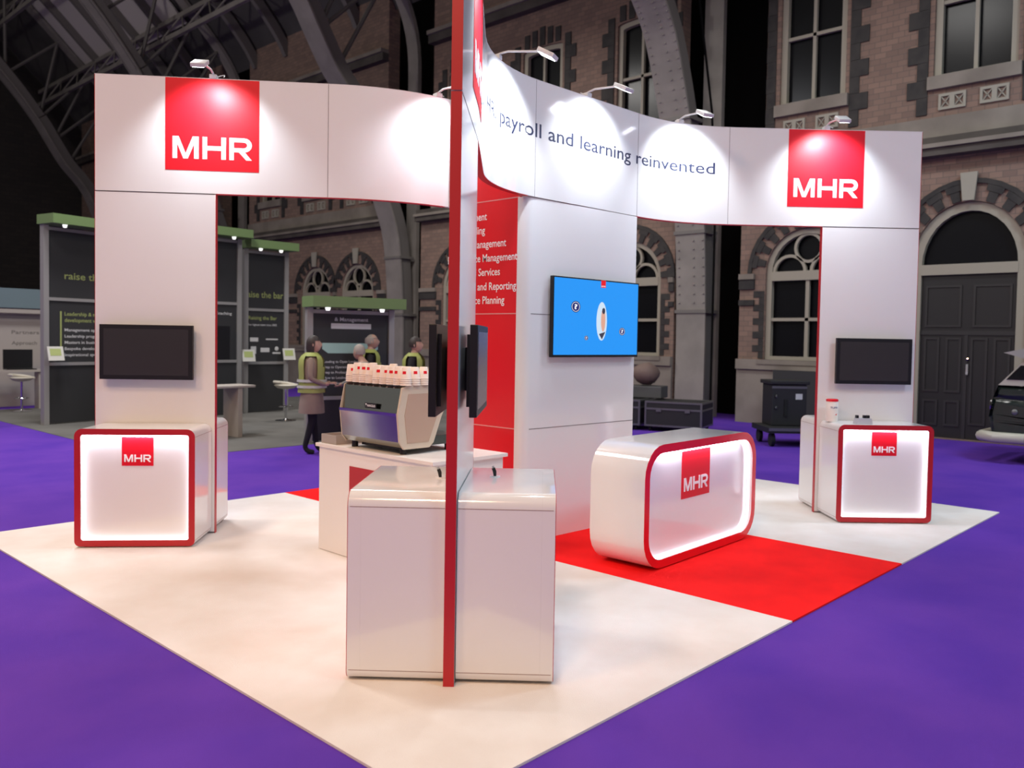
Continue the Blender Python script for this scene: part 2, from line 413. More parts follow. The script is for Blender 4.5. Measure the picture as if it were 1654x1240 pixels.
# ------------------------------------------------------------------ tower
tw = thing('display_tower', 'square white and red tower at the centre carrying the blue television', 'tower', (4.0, 3.06, .0125))
XF0, XF1 = 3.29, 4.74
TFr = Fr(3.29, 2.571, math.atan2(-.064, 1.45))
obj('front_panel', newbox(Fr(3.29, 2.571, TFr.ang), 0, 1.452, 0, .04, .0125, ZF-.003), GLOSS, tw)
obj('rear_panel', newbox(WF, 3.29, 4.74, 3.54, 3.58, .0125, ZF-.003), GLOSS, tw)
obj('side_panel', newbox(WF, 4.70, 4.735, 2.60, 3.5, .0125, 3.99), GLOSS, tw)
for cx, cy, a0 in ((3.29, 2.661, 180), (3.29, 3.49, 90)):
    out = [(cx+.09*math.cos(math.radians(a0+90*k/8)), cy+.09*math.sin(math.radians(a0+90*k/8))) for k in range(9)]
    bm = bmesh.new(); prism(bm, out+[(cx, cy)], lambda x, y, d: Vector((x, y, d)), .0125, ZF-.003)
    obj('corner_column', bm, GLOSS, tw, smooth=True)
redp = obj('red_panel', newbox(WF, 3.206, 3.24, 2.662, 3.489, .0125, 2.997), RED, tw, label='glossy red side with white list of services')
obj('red_upper_panel', newbox(WF, 3.206, 3.24, 2.65, 3.53, 3.002, 3.99), RED, tw)
for z in (1.0, 2.0, 2.9985):
    obj('panel_joint', newbox(WF, 3.2035, 3.2065, 2.64, 3.51, z-.004, z+.004), mat('pink_joint', (226, 160, 156), .6), tw)
for z in (1.0, 2.0):
    obj('panel_joint', newbox(TFr, 0, 1.45, -.0012, .0002, z-.003, z+.003), SEAM, tw)
for s, yend, z, w in (('Recruitment', 3.042, 2.835, None), ('Scheduling', 3.063, 2.715, None), ('Talent Management', 2.799, 2.59, None), ('Performance Management', 2.663, 2.465, None),
                   ('Managed Services', 2.869, 2.34, None), ('Analytics and Reporting', 2.671, 2.212, None), ('Workforce Planning', 2.81, 2.09, None)):
    bm = bmesh.new(); text(bm, s, lambda a, b, d: Vector((3.206-d, -a, b)), -yend, z, .066, align='r', bold=.012, width=text2d(s, .012)[2]*.425/text2d('Management', .012)[2])
    obj('lettering', bm, LET, redp)

# ------------------------------------------------------------------ monitors
def monitor(f, a0, a1, z0, z1, off, label, group=None, screen=SCR):
    t = thing('wall_monitor', label, 'monitor', f((a0+a1)/2, 0, z0), f.ang, group)
    obj('casing', newbox(f, a0, a1, -off-.06, -off-.02, z0, z1, bev=.004), BLK, t)
    obj('back_housing', newbox(f, a0+.06, a1-.06, -off-.0195, -off, z0+.05, z1-.05), BLK, t)
    obj('bracket', newbox(f, (a0+a1)/2-.1, (a0+a1)/2+.1, -off+.0005, -.001, z0+.12, z1-.12), BLK, t)
    b = .036
    sc = obj('screen', newbox(f, a0+b, a1-b, -off-.0615, -off-.0602, z0+b, z1-b), screen, t)
    return t, sc
monitor(FL, .073, .852, 1.375, 1.848, .035, 'switched-off black monitor on the left wall panel')
monitor(FR, .155, .943, 1.375, 1.848, .035, 'switched-off black monitor on the right wall panel')
monitor(FN, .075, .85, 1.375, 1.85, .03, 'black monitor seen edge-on at the right of the red post')
FNb = Fr(FN(WW, TH).x, FN(WW, TH).y, FN.ang+PI)
monitor(FNb, WW-.85, WW-.075, 1.375, 1.85, .045, 'black monitor seen edge-on at the left of the red post')
tv = thing('television', 'large television with bright blue picture on the white tower front', 'television', TFr(.8, 0, 1.62), TFr.ang)
A0, A1, Z0, Z1 = .212, 1.43, 1.625, 2.342
obj('casing', newbox(TFr, A0, A1, -.06, -.022, Z0, Z1, bev=.003), BLK, tv)
obj('bracket', newbox(TFr, .5, 1.15, -.0215, -.0015, 1.8, 2.2), BLK, tv)
sc = obj('screen', newbox(TFr, A0+.014, A1-.014, -.0615, -.0602, Z0+.022, Z1-.012), BLUE, tv, label='bright blue picture with three question mark icons')
tvm = lambda a, b, d: TFr(A0+a*(A1-A0), -.0616-d, Z0+b*(Z1-Z0))
def ell(cx, cy, rx, ry, n=28): return [(cx+rx*math.cos(2*PI*k/n), cy+ry*math.sin(2*PI*k/n)) for k in range(n)]
for cx, cy, r in ((.245, .635, .072), (.795, .34, .052), (.37, .245, .03)):
    bm = bmesh.new(); prism(bm, ell(cx, cy, r*.72, r), tvm, .0001, .0004); obj('icon_disc', bm, E_NAVY, sc)
    bm = bmesh.new(); ring(bm, ell(cx, cy, r*.61, r*.85), ell(cx, cy, r*.55, r*.77), tvm, .0004, .0007)
    text(bm, '?', tvm, cx, cy-r*.4, r*.82, width=r*.5, align='c', bold=.035, d=.0007); obj('icon_mark', bm, E_WHITE, sc)
bm = bmesh.new(); prism(bm, ell(.545, .465, .062, .25), tvm, .0001, .0004); obj('portrait_oval', bm, E_PALE, sc)
bm = bmesh.new(); prism(bm, ell(.562, .48, .026, .15), tvm, .0005, .0008); obj('portrait_face', bm, E_SKIN, sc)
bm = bmesh.new(); prism(bm, ell(.565, .60, .018, .04), tvm, .0009, .0012); obj('portrait_hair', bm, E_DARK, sc)
bm = bmesh.new(); prism(bm, [(.515, .30), (.59, .33), (.55, .23)], tvm, .0009, .0012); obj('portrait_jacket', bm, E_DARK, sc)
bm = bmesh.new(); prism(bm, [(.53, .9), (.585, .9), (.585, .995), (.53, .995)], tvm, .0001, .0004); rb = obj('logo_tab', bm, E_RED, sc)
bm = bmesh.new(); letters(bm, tvm, .534, .912, .047, .0005, .0008); obj('lettering', bm, E_WHITE, sc)

# ------------------------------------------------------------------ counters
def counter(f, L, D, H, rt, rb, label, lx0, lx1, lz0, lamp='all', group=None, fw=.05):
    """front face at b=0 looking to -b, body runs to b=D"""
    t = thing('counter', label, 'counter', f(L/2, D/2, .012), f.ang)
    z0 = .022
    pr = rrect(0, L, z0, H, rt, rb); G = lambda a, b, d: f(a, d, b)
    bm = bmesh.new()
    inn = rrect(fw, L-fw, z0+fw, H-fw, max(rt-fw, .02), max(rb-fw, .02))
    ring(bm, pr, inn, G, .0032, .07); prism(bm, pr, G, .0702, D); obj('body', bm, GLOSS2, t, smooth=True)
    bm = bmesh.new(); ring(bm, pr, inn, G, 0, .003); obj('front_rim', bm, RED if rt > .2 else REDE, t, label='flat red rim around the front')
    m = .004
    bm = bmesh.new(); prism(bm, rrect(fw+.001, L-fw-.001, z0+fw+.001, H-fw-.001, max(rt-fw, .015), max(rb-fw, .015)), G, .058, .0695); fp = obj('front_panel', bm, GLOSS2, t, label='white recessed front lit round its edge')
    # led strips tucked inside the recess, behind the rim
    e = fw; rr = max(rt-fw, .02)
    obj('light_strip', newbox(f, e+rr, L-e-rr, .016, .05, H-e-.0165, H-e-.0115), LED, t)
    bm = bmesh.new(); ri = lambda q_: rrect(e+q_, L-e-q_, z0+e+q_, H-e-q_-.006, max(rr-q_, .01), max(rb-fw, .02)-q_)
    ring(bm, ri(.0008), ri(.005), G, .03, .046); obj('light_strip', bm, LEDD, t)
    obj('plinth', newbox(f, rb+.02, L-rb-.02, .03, D-.02, .0125, z0+.004), BLK, t)
    if rt < .2:
        for s, zz in ((-1, H-rt), (1, H-rt), (-1, z0+rb), (1, z0+rb)):
            a = -.0007 if s < 0 else L-.0005
            obj('panel_joint', newbox(f, a, a+.0012, .0125, D-.002, zz-.0015, zz+.0015), mat('counter_gap', (150, 120, 112), .7), t)
    fp_l = fp
    lg = logo(fp_l, lambda a, b, d: f(a, .058-d, b), lx0, lx1, lz0, H-fw-.002) if lx1 else None
    return t
CL = .955; CD = .5; H = .99
def cf(f, a, b, rot=0): p = f(a, b, 0); return Fr(p.x, p.y, f.ang+rot)
counter(cf(FL, .035, -CD-.004), CL, CD, H, .065, .045, 'white counter with lit front in front of the left wall', .355, .607, .68)
counter(cf(FL, .035+CL, TH+CD+.004, PI), CL, CD, H, .065, .045, 'white counter on the rear side of the left wall', .355, .607, .68)
counter(cf(FR, .035, -CD-.004), CL, CD, H, .065, .045, 'white counter with lit front in front of the right wall', .36, .612, .68)
counter(cf(FR, .035+CL, TH+CD+.004, PI), CL, CD, H, .065, .045, 'white counter on the rear side of the right wall', .355, .607, .68)
counter(cf(FN, .035, -CD-.004), CL, CD, H, .075, .05, 'glossy white counter end nearest the camera, right of the red post', .355, .607, .68)
counter(cf(FN, .035+CL, TH+CD+.004, PI), CL, CD, H, .075, .05, 'glossy white counter end nearest the camera, left of the red post', .355, .607, .68)
counter(Fr(3.165, 1.262, math.radians(1.4)), 1.835, .51, .985, .25, .25, 'large rounded white counter with red rim on the red carpet', .62, 1.08, .5, fw=.066)

# ------------------------------------------------------------------ arm lamps on top of the fascias
def arm_lamp(x, y, dx, dy, label, power=55, reach=.42, aimz=3.5, back=.25, droop=.0):
    n = Vector((dx, dy, 0)).normalized(); b = Vector((x, y, ZT)); sd = Vector((-n.y, n.x, 0)); ang = math.atan2(n.y, n.x)
    t = thing('arm_lamp', label, 'lamp', (x, y, ZT), ang)
    f = Fr(x, y, ang)
    obj('clamp', newbox(f, -.045, .03, -.03, .03, ZT+.0005, ZT+.035, bev=.004), LAMPM, t)
    bm = bmesh.new(); tube(bm, [f(-.01, 0, ZT+.034), f(.03, 0, ZT+.045), f(.09, 0, ZT+.055), f(reach-.07, 0, ZT+.03)], .009, 8); obj('arm', bm, LAMPM, t, smooth=True)
    # rectangular head tipped back to the wall
    c = f(reach, 0, ZT-.0); tilt = math.radians(28)
    hx = (n*math.cos(tilt)-Vector((0, 0, 1))*math.sin(tilt)); hz = (n*math.sin(tilt)+Vector((0, 0, 1))*math.cos(tilt))
    def fn(a, b_, z): return c+hx*a+sd*b_+hz*z
    bm = bmesh.new(); box(bm, fn, -.075, .075, -.06, .06, -.015, .02, bev=.008); hd = obj('lamp_head', bm, LAMPM, t, smooth=True)
    bm = bmesh.new(); box(bm, fn, -.062, .062, -.048, .048, -.0185, -.0155); obj('lens', bm, LGLOW, hd)
    bm = bmesh.new(); pts = [f(-.03-.1*math.sin(PI*k/8), .03+.05*k/8, ZT+.03+.045*math.sin(PI*k/8)) for k in range(9)]; tube(bm, pts, .004, 6); obj('cable', bm, LAMPM, t, smooth=True)
    lp = c-hz*.03
    L = light('SPOT', 'lamp_beam', lp, (x-n.x*back*0, y-n.y*back*0, aimz), power, (.84, .93, 1.0), spot_size=math.radians(112), spot_blend=.6, shadow_soft_size=.05)
    L.parent = None
    return t
for s, lab, pw in ((PR.near(2.74, 2.42), 'bright arm lamp on the fascia nearest the red post, its head glowing', 84), (PR.near(3.99, 2.54), 'arm lamp clipped on the fascia above the blue television', 74),
               (PR.near(5.3, 2.38), 'arm lamp clipped on the fascia right of the slogan end', 76)):
    p, tg = PR.at(s); arm_lamp(p.x-tg.y*.02, p.y+tg.x*.02, tg.y, -tg.x, lab, pw)
p, tg = PR.at(sW+.02); arm_lamp(p.x-tg.y*.02, p.y+tg.x*.02, tg.y, -tg.x, 'arm lamp above the red banner on the right wall', 95)
p, tg = PL.at(.99); arm_lamp(p.x-tg.y*.02, p.y+tg.x*.02, tg.y, -tg.x, 'arm lamp above the red banner on the left wall', 66)
p, tg = PL.at(PL.near(3.12, 3.61)); arm_lamp(p.x-tg.y*.02, p.y+tg.x*.02, tg.y, -tg.x, 'arm lamp beside the red post at the inner end of the left fascia', 62)
p, tg = PR.at(1.0); arm_lamp(p.x-tg.y*.02, p.y+tg.x*.02, tg.y, -tg.x, 'arm lamp high on the near wall above the picture edge', 80)

# ------------------------------------------------------------------ coffee cabinet, machine, cups
cab = thing('coffee_cabinet', 'plain white cabinet carrying the coffee machine behind the nearest counter', 'cabinet', (2.24, 2.9, .012))
CZ = .895
obj('body', newbox(WF, 1.865, 2.59, 2.2, 3.615, .016, CZ-.028), mat('matt_white_cabinet', (240, 233, 230), .45), cab)
obj('worktop', newbox(WF, 1.845, 2.615, 2.17, 3.645, CZ-.0275, CZ, bev=.003), mat('white_worktop', (240, 232, 226), .35), cab)
obj('red_front', newbox(WF, 1.861, 1.8648, 2.42, 3.19, .2, .75), mat('matt_red_panel', (180, 34, 42), .5), cab)
obj('base_gap', newbox(WF, 1.875, 2.58, 2.21, 3.605, .0125, .0158), SEAM, cab)
cm = thing('coffee_machine', 'steel espresso machine with black name badge on the white cabinet', 'coffee machine', (2.12, 2.93, CZ))
My0, My1 = 2.56, 3.31
back = [(1.905, CZ+.055), (1.862, CZ+.10), (1.84, CZ+.30), (1.862, CZ+.315), (1.885, CZ+.50), (1.915, CZ+.515), (2.33, CZ+.515), (2.33, CZ+.44), (2.2, CZ+.27), (2.15, CZ+.055)]
bm = bmesh.new(); prism(bm, back, lambda x, z, d: Vector((x, d, z)), My0+.02, My1-.02); obj('steel_body', bm, STEEL, cm)
obj('chrome_rail', newbox(WF, 1.833, 1.845, My0+.015, My1-.015, CZ+.296, CZ+.318), CHROME, cm)
for y0, y1 in ((My0, My0+.0195), (My1-.0195, My1-.012)):
    side = [(1.90, CZ+.045), (1.860, CZ+.10), (1.838, CZ+.30), (1.880, CZ+.505), (1.92, CZ+.522), (2.36, CZ+.522), (2.34, CZ+.40), (2.27, CZ+.28), (2.19, CZ+.08), (2.15, CZ+.045)]
    bm = bmesh.new(); prism(bm, side, lambda x, z, d: Vector((x, d, z)), y0, y1); sp = obj('side_panel', bm, CREAM, cm, label='cream side cheek with steel edge')
    ins = [(1.93, CZ+.09), (1.90, CZ+.30), (1.935, CZ+.46), (2.30, CZ+.46), (2.22, CZ+.28), (2.14, CZ+.09)]
    yy = y0-.003 if y0 < 3 else y1+.0002
    bm = bmesh.new(); prism(bm, ins, lambda x, z, d: Vector((x, d, z)), yy, yy+.0028); obj('cheek_inlay', bm, mat('tan_inlay', (186, 158, 138), .25), sp)
obj('drip_tray', newbox(WF, 2.1505, 2.5, My0+.02, My1-.02, CZ+.055, CZ+.13, bev=.008), mat('dark_green_grey', (54, 62, 58), .3), cm)
for y in (My0+.2, My1-.2):
    bm = bmesh.new(); lathe(bm, [(.035, 0), (.035, .07)], (2.3, y, CZ+.37), 16); gh = obj('group_head', bm, CHROME, cm, smooth=True)
    bm = bmesh.new(); tube(bm, [(2.34, y, CZ+.375), (2.48, y, CZ+.36)], .014, 8); obj('handle', bm, BLK, gh)
for y in (My0+.06, My1-.06):
    bm = bmesh.new(); tube(bm, [(2.33, y, CZ+.42), (2.42, y, CZ+.38), (2.44, y, CZ+.2)], .006, 6); obj('steam_wand', bm, CHROME, cm, smooth=True)
for x, y in ((1.95, My0+.07), (1.95, My1-.07), (2.4, My0+.07), (2.4, My1-.07)):
    bm = bmesh.new(); lathe(bm, [(.026, 0), (.026, .054)], (x, y, CZ+.0005), 14); obj('foot', bm, BLK, cm)
obj('under_tray', newbox(WF, 1.98, 2.13, My0+.12, My1-.12, CZ+.02, CZ+.0545), BLK, cm)
cb = Fr(1.8475, 2.97, -PI/2)
bd = obj('badge', newbox(cb, -.0, .14, -.0055, .002, CZ+.335, CZ+.375), BLK, cm)
bm = bmesh.new(); text(bm, 'RANCILIO', lambda a, b, d: cb(a, -.0056-d, b), .032, CZ+.347, .017, width=.1, bold=.02, d=.0004)
prism(bm, [(.006, CZ+.342), (.026, CZ+.342), (.016, CZ+.355), (.026, CZ+.369), (.006, CZ+.369), (.016, CZ+.355)], lambda a, b, d: cb(a, -.0056-d, b), .0002, .0006)
obj('lettering', bm, LET, bd)

# cups: upside down, in stacks of four round the two outer edges of the machine top
ctop = CZ+.523
me_cups = {}
def cup_mesh(k):
    """one inverted paper cup, red square printed towards angle k"""
    bm = bmesh.new(); seg = 24
    prof = [(.0415, 0), (.0435, .003), (.0435, .007), (.0405, .0085), (.0400, .012), (.0305, .088), (.0285, .092), (.027, .0895), (.0, .0895)]
    rings = []
    for r, z in prof[:-1]: rings.append([bm.verts.new((math.cos(2*PI*i/seg+k)*r, math.sin(2*PI*i/seg+k)*r, z)) for i in range(seg)])
    for A, B in zip(rings, rings[1:]):
        for i in range(seg): bm.faces.new((A[i], A[(i+1) % seg], B[(i+1) % seg], B[i]))
    bm.faces.new(rings[-1])
    # print patch
    for i in range(-1, 2):
        q = []
        for (i2, z) in ((i, .040), (i+1, .040), (i+1, .062), (i, .062)):
            r = .0400+(.0305-.0400)*(z-.012)/.076+.0004; q.append(bm.verts.new((math.cos(2*PI*i2/seg+k)*r, math.sin(2*PI*i2/seg+k)*r, z)))
        f = bm.faces.new(q); f.material_index = 1
    me = bpy.data.meshes.new('paper_cup'); bm.to_mesh(me); bm.free(); me.materials.append(PAPER); me.materials.append(REDB)
    me.polygons.foreach_set('use_smooth', [True]*len(me.polygons)); 
    try: me.set_sharp_from_angle(angle=math.radians(50))
    except Exception: pass
    return me
cupm = [cup_mesh(a) for a in (math.radians(200), math.radians(216), math.radians(232), math.radians(185), math.radians(245))]
spots = [(1.925, My1-.045-k*.086) for k in range(9)]+[(2.011+k*.087, My0+.02) for k in range(4)]
second = [(2.012, My1-.045-k*.086) for k in (0, 1, 2, 3, 4, 5, 6, 7)]
cups = 0
for si, (x, y) in enumerate(spots+second):
    n = 4+(1 if si in (1, 2, 3, 15, 18) else 0)
    for k in range(n):
        if si >= 13 and k < n-2 and False: continue
        o = bpy.data.objects.new('paper_cup', cupm[(si*2+k*3) % 5]); COL.objects.link(o)
        o.location = (x+random.uniform(-.0008, .0008), y, ctop+k*.0155)
        row = 'corner' if False else ''
        if si < 9: lab = 'white paper cup nested upside down in the row over the badge side'; g = 'cups in the front row'
        elif si < 13: lab = 'white paper cup nested upside down in the row over the cream cheek'; g = 'cups in the side row'
        else: lab = 'white paper cup nested upside down in the second row of stacks'; g = 'cups in the second row'
        if k == n-1:
            lab = {0: 'white paper cup topmost of a stack in the row over the badge side', 1: 'white paper cup topmost of a stack over the cream side cheek', 2: 'white paper cup topmost of a stack in the second row'}[0 if si < 9 else 1 if si < 13 else 2]; g += ', topmost'
        tag(o, lab, 'cup', g)
bxp = thing('napkin_box', 'small open grey box at the far left end of the coffee cabinet', 'box', (1.97, 3.52, CZ))
bf = Fr(1.88, 3.40, 0)
bm = bmesh.new(); box(bm, WF, 1.88, 2.14, 3.40, 3.61, CZ+.0005, CZ+.006)
obj('base', bm, mat('grey_card', (170, 160, 152), .6), bxp)
for a in ((1.88, 1.888, 3.40, 3.61), (2.132, 2.14, 3.40, 3.61), (1.8885, 2.1315, 3.40, 3.408), (1.8885, 2.1315, 3.602, 3.61)):
    obj('side', newbox(WF, *a, CZ+.0062, CZ+.075), mat('grey_card', (170, 160, 152), .6), bxp)

# ------------------------------------------------------------------ small things on the counters
can = thing('wipes_tub', 'white wipes tub with a red lid on the right counter', 'tub', (6.50, 1.12, H), FR.ang)
cx, cy = FR(.10, -.155).x, FR(.10, -.155).y
can.location = (cx, cy, H)
bm = bmesh.new(); lathe(bm, [(.058, .0005), (.06, .006), (.06, .195), (.055, .205)], (cx, cy, H), 28); obj('tub_body', bm, mat('tub_white', (240, 236, 230), .4), can, smooth=True)
bm = bmesh.new(); lathe(bm, [(.058, .2055), (.061, .21), (.061, .226), (.05, .232)], (cx, cy, H), 28); obj('lid', bm, RED, can, smooth=True)
va = math.atan2(CP.y-cy, CP.x-cx)+.25
cyl = lambda a, b, d: Vector((cx+math.cos(va+a/.06)*(.0605+d), cy+math.sin(va+a/.06)*(.0605+d), H+b))
bm = bmesh.new(); text(bm, 'TUFFI', cyl, -.03, .135, .018, width=.075, bold=.02, d=.0003); obj('lettering', bm, mat('navy_print', (60, 56, 120), .5), can)
bm = bmesh.new(); prism(bm, [(-.02, .062), (.035, .066), (.04, .085), (.02, .073)], cyl, .0002, .0006); obj('red_swoosh', bm, RED, can)
g = FR(.33, -.36)
hub = thing('cable_grommet', 'small grey cable box with black plugs on the right counter', 'cable box', (g.x, g.y, H), FR.ang)
gf = Fr(g.x, g.y, FR.ang)
bm = bmesh.new(); prism(bm, [(-.075, 0.0005), (.085, .0005), (.075, .055), (-.06, .055)], lambda a, b, d: gf(a, d, H+b), -.05, .05); obj('box_body', bm, mat('grey_plastic', (190, 190, 200), .4), hub)
for a in (-.055, .02, .055):
    obj('plug', newbox(gf, a-.012, a+.012, -.02, .02, H+.0555, H+.085, bev=.003), BLK, hub)
for (px, py, lab) in ((FN(.60, -.16).x, FN(.60, -.16).y, 'black cable plug standing in the near countertop right of the post'), (FN(.52, TH+.09).x, FN(.52, TH+.09).y, 'dark cable end on the near countertop left of the post')):
    t = thing('cable_plug', lab, 'plug', (px, py, H)); f = Fr(px, py, .6)
    bm = bmesh.new(); lathe(bm, [(.03, .0005), (.03, .004)], (px, py, H), 20); obj('grommet', bm, mat('white_grommet', (236, 234, 236), .3), t, smooth=True)
    bm = bmesh.new(); tube(bm, [(px, py, H+.0042), (px-.004, py, H+.03), (px-.01, py+.004, H+.05)], [.008, .011, .01], 8); obj('plug_body', bm, BLK, t, smooth=True)
    bm = bmesh.new(); tube(bm, [(px-.0102, py+.004, H+.0505), (px-.013, py+.005, H+.062)], .006, 6); obj('plug_tip', bm, ALU, t)

# ================================================================== THE HALL BEHIND
X0 = 15.2
def WP(y, z, d=0): return Vector((X0-d, y, z))      # d metres in front of the brick face
RIBS = [-2.8, 8.3, 19.4, 30.5, 41.6]
LOW = [(5.5, 'w'), (10.1, 'w'), (13.4, 'w'), (16.2, 'w'), (20.9+.6, 'w'), (24.0, 'w'), (27.2, 'w'), (33.0, 'w'), (36.2, 'w'), (2.36, 'd'), (-.9, 'w')]
UP = [2.36, 5.5, 9.9, 13.15, 16.2, 21.5, 24.0, 27.1, 33.0, 36.2, -.9]
HWL, SPR, SILL = .93, 3.33, 1.42
HWU, USILL, UTOP = .72, 6.93, 9.75
def arch(yc, hw, z0, zs, n=16, st=0):
    return [(yc-hw, z0)]+[(yc-hw*math.cos(PI*k/n), zs+(hw+st)*math.sin(PI*k/n)) for k in range(n+1)]+[(yc+hw, z0)]
def seg_top(yc, hw, z0, zt, rise=.07, n=8):
    return [(yc-hw, z0)]+[(yc-hw*math.cos(PI*k/n), zt-rise+rise*math.sin(PI*k/n)) for k in range(n+1)]+[(yc+hw, z0)]
def plate(outer, holes, x_front, depth):
    polys = [[Vector((p[0], p[1], 0)) for p in L] for L in [outer]+holes]
    tris = tessellate_polygon(polys); flat = [p for L in polys for p in L]; bm = bmesh.new()
    A = [bm.verts.new((x_front, p.x, p.y)) for p in flat]; B = [bm.verts.new((x_front+depth, p.x, p.y)) for p in flat]
    for t in tris:
        try: bm.faces.new([A[i] for i in t]); bm.faces.new([B[i] for i in reversed(t)])
        except ValueError: pass
    k = 0
    for L in polys:
        n = len(L)
        for i in range(n):
            j = (i+1) % n; bm.faces.new((A[k+i], A[k+j], B[k+j], B[k+i]))
        k += n
    return bm
NOT = .52
GAPL, GAPR = -1.25, .48
segs = []; y0 = -9
for r in RIBS: segs.append((y0, r+GAPL)); y0 = r+GAPR
segs.append((y0, 47))
wallroot = thing('wall_back', 'brick wall with arched windows along the back of the hall', 'wall', (X0, 15, 0), kind='structure')
for a, b in segs:
    holes = []
    for yc, k in LOW:
        if a < yc < b: holes.append(arch(yc, HWL, SILL, SPR) if k == 'w' else arch(yc, 1.0, .0005, SPR, st=.18))
    for yc in UP:
        if a < yc < b: holes.append(seg_top(yc, HWU, USILL, UTOP))
    # door reaches the floor: keep a hair of sill so that the outline stays closed
    holes = [[(p[0], max(p[1], .02)) for p in L] for L in holes]
    o = obj('brickwork', plate([(a, 0), (b, 0), (b, 5.74), (b-NOT, 5.74), (b-NOT, 13.2), (a, 13.2)], holes, X0, .45), BRICK, wallroot)
bm = bmesh.new(); box(bm, WF, X0+1.6, X0+1.7, -9, 47, 0, 14)
o = obj('wall_rear', bm, DRAPE); o['kind'] = 'structure'

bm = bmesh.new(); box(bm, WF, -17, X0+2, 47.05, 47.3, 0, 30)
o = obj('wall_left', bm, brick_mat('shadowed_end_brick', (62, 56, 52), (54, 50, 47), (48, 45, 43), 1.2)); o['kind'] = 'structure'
def horiz_trim(n, z0, z1, d, m, skip=()):
    bm = bmesh.new()
    for a, b in segs: box(bm, WF, X0-d, X0-.002, a, b-(NOT if z0 > 5.7 else 0), z0, z1)
    o = obj('trim_%d' % n, bm, m); o['kind'] = 'structure'
horiz_trim(1, 5.38, 5.52, .28, STONED); horiz_trim(2, 5.522, 5.60, .34, STONE); horiz_trim(3, 5.602, 5.74, .22, STONED); horiz_trim(4, 5.742, 6.15, .06, STONE)
horiz_trim(5, 10.75, 11.0, .25, STONED); horiz_trim(6, 11.002, 11.12, .32, STONE)
n = 7
for a, b in segs:          # springer bands and sill courses between the openings
    ops = sorted((yc, HWL if k == 'w' else 1.0) for yc, k in LOW if a < yc < b)
    cur = a; bm = bmesh.new(); bm2 = bmesh.new(); bm3 = bmesh.new()
    for yc, hw in ops+[(b+.25, 0)]:
        e = yc-hw-.25
        if e-cur > .1:
            box(bm, WF, X0-.08, X0-.002, cur, e, 3.20, 3.32); box(bm2, WF, X0-.05, X0-.002, cur, e, 2.98, 3.198); box(bm2, WF, X0-.05, X0-.002, cur, e, 2.62, 2.74)
        cur = yc+hw+.25
    cur = a
    for yc, hw in [(o_[0], 1.25) for o_ in ops if any(l == (o_[0], 'd') for l in LOW)]+[(b, 0)]:
        if yc-hw-cur > .1: box(bm3, WF, X0-.12, X0-.002, cur, yc-hw, 1.2, 1.42); box(bm3, WF, X0-.06, X0-.002, cur, yc-hw, 0, 1.198)
        cur = yc+hw
    for B_, m_ in ((bm, STONE), (bm2, DBRICK), (bm3, STONE)):
        o = obj('trim_%d' % n, B_, m_); o['kind'] = 'structure'; n += 1

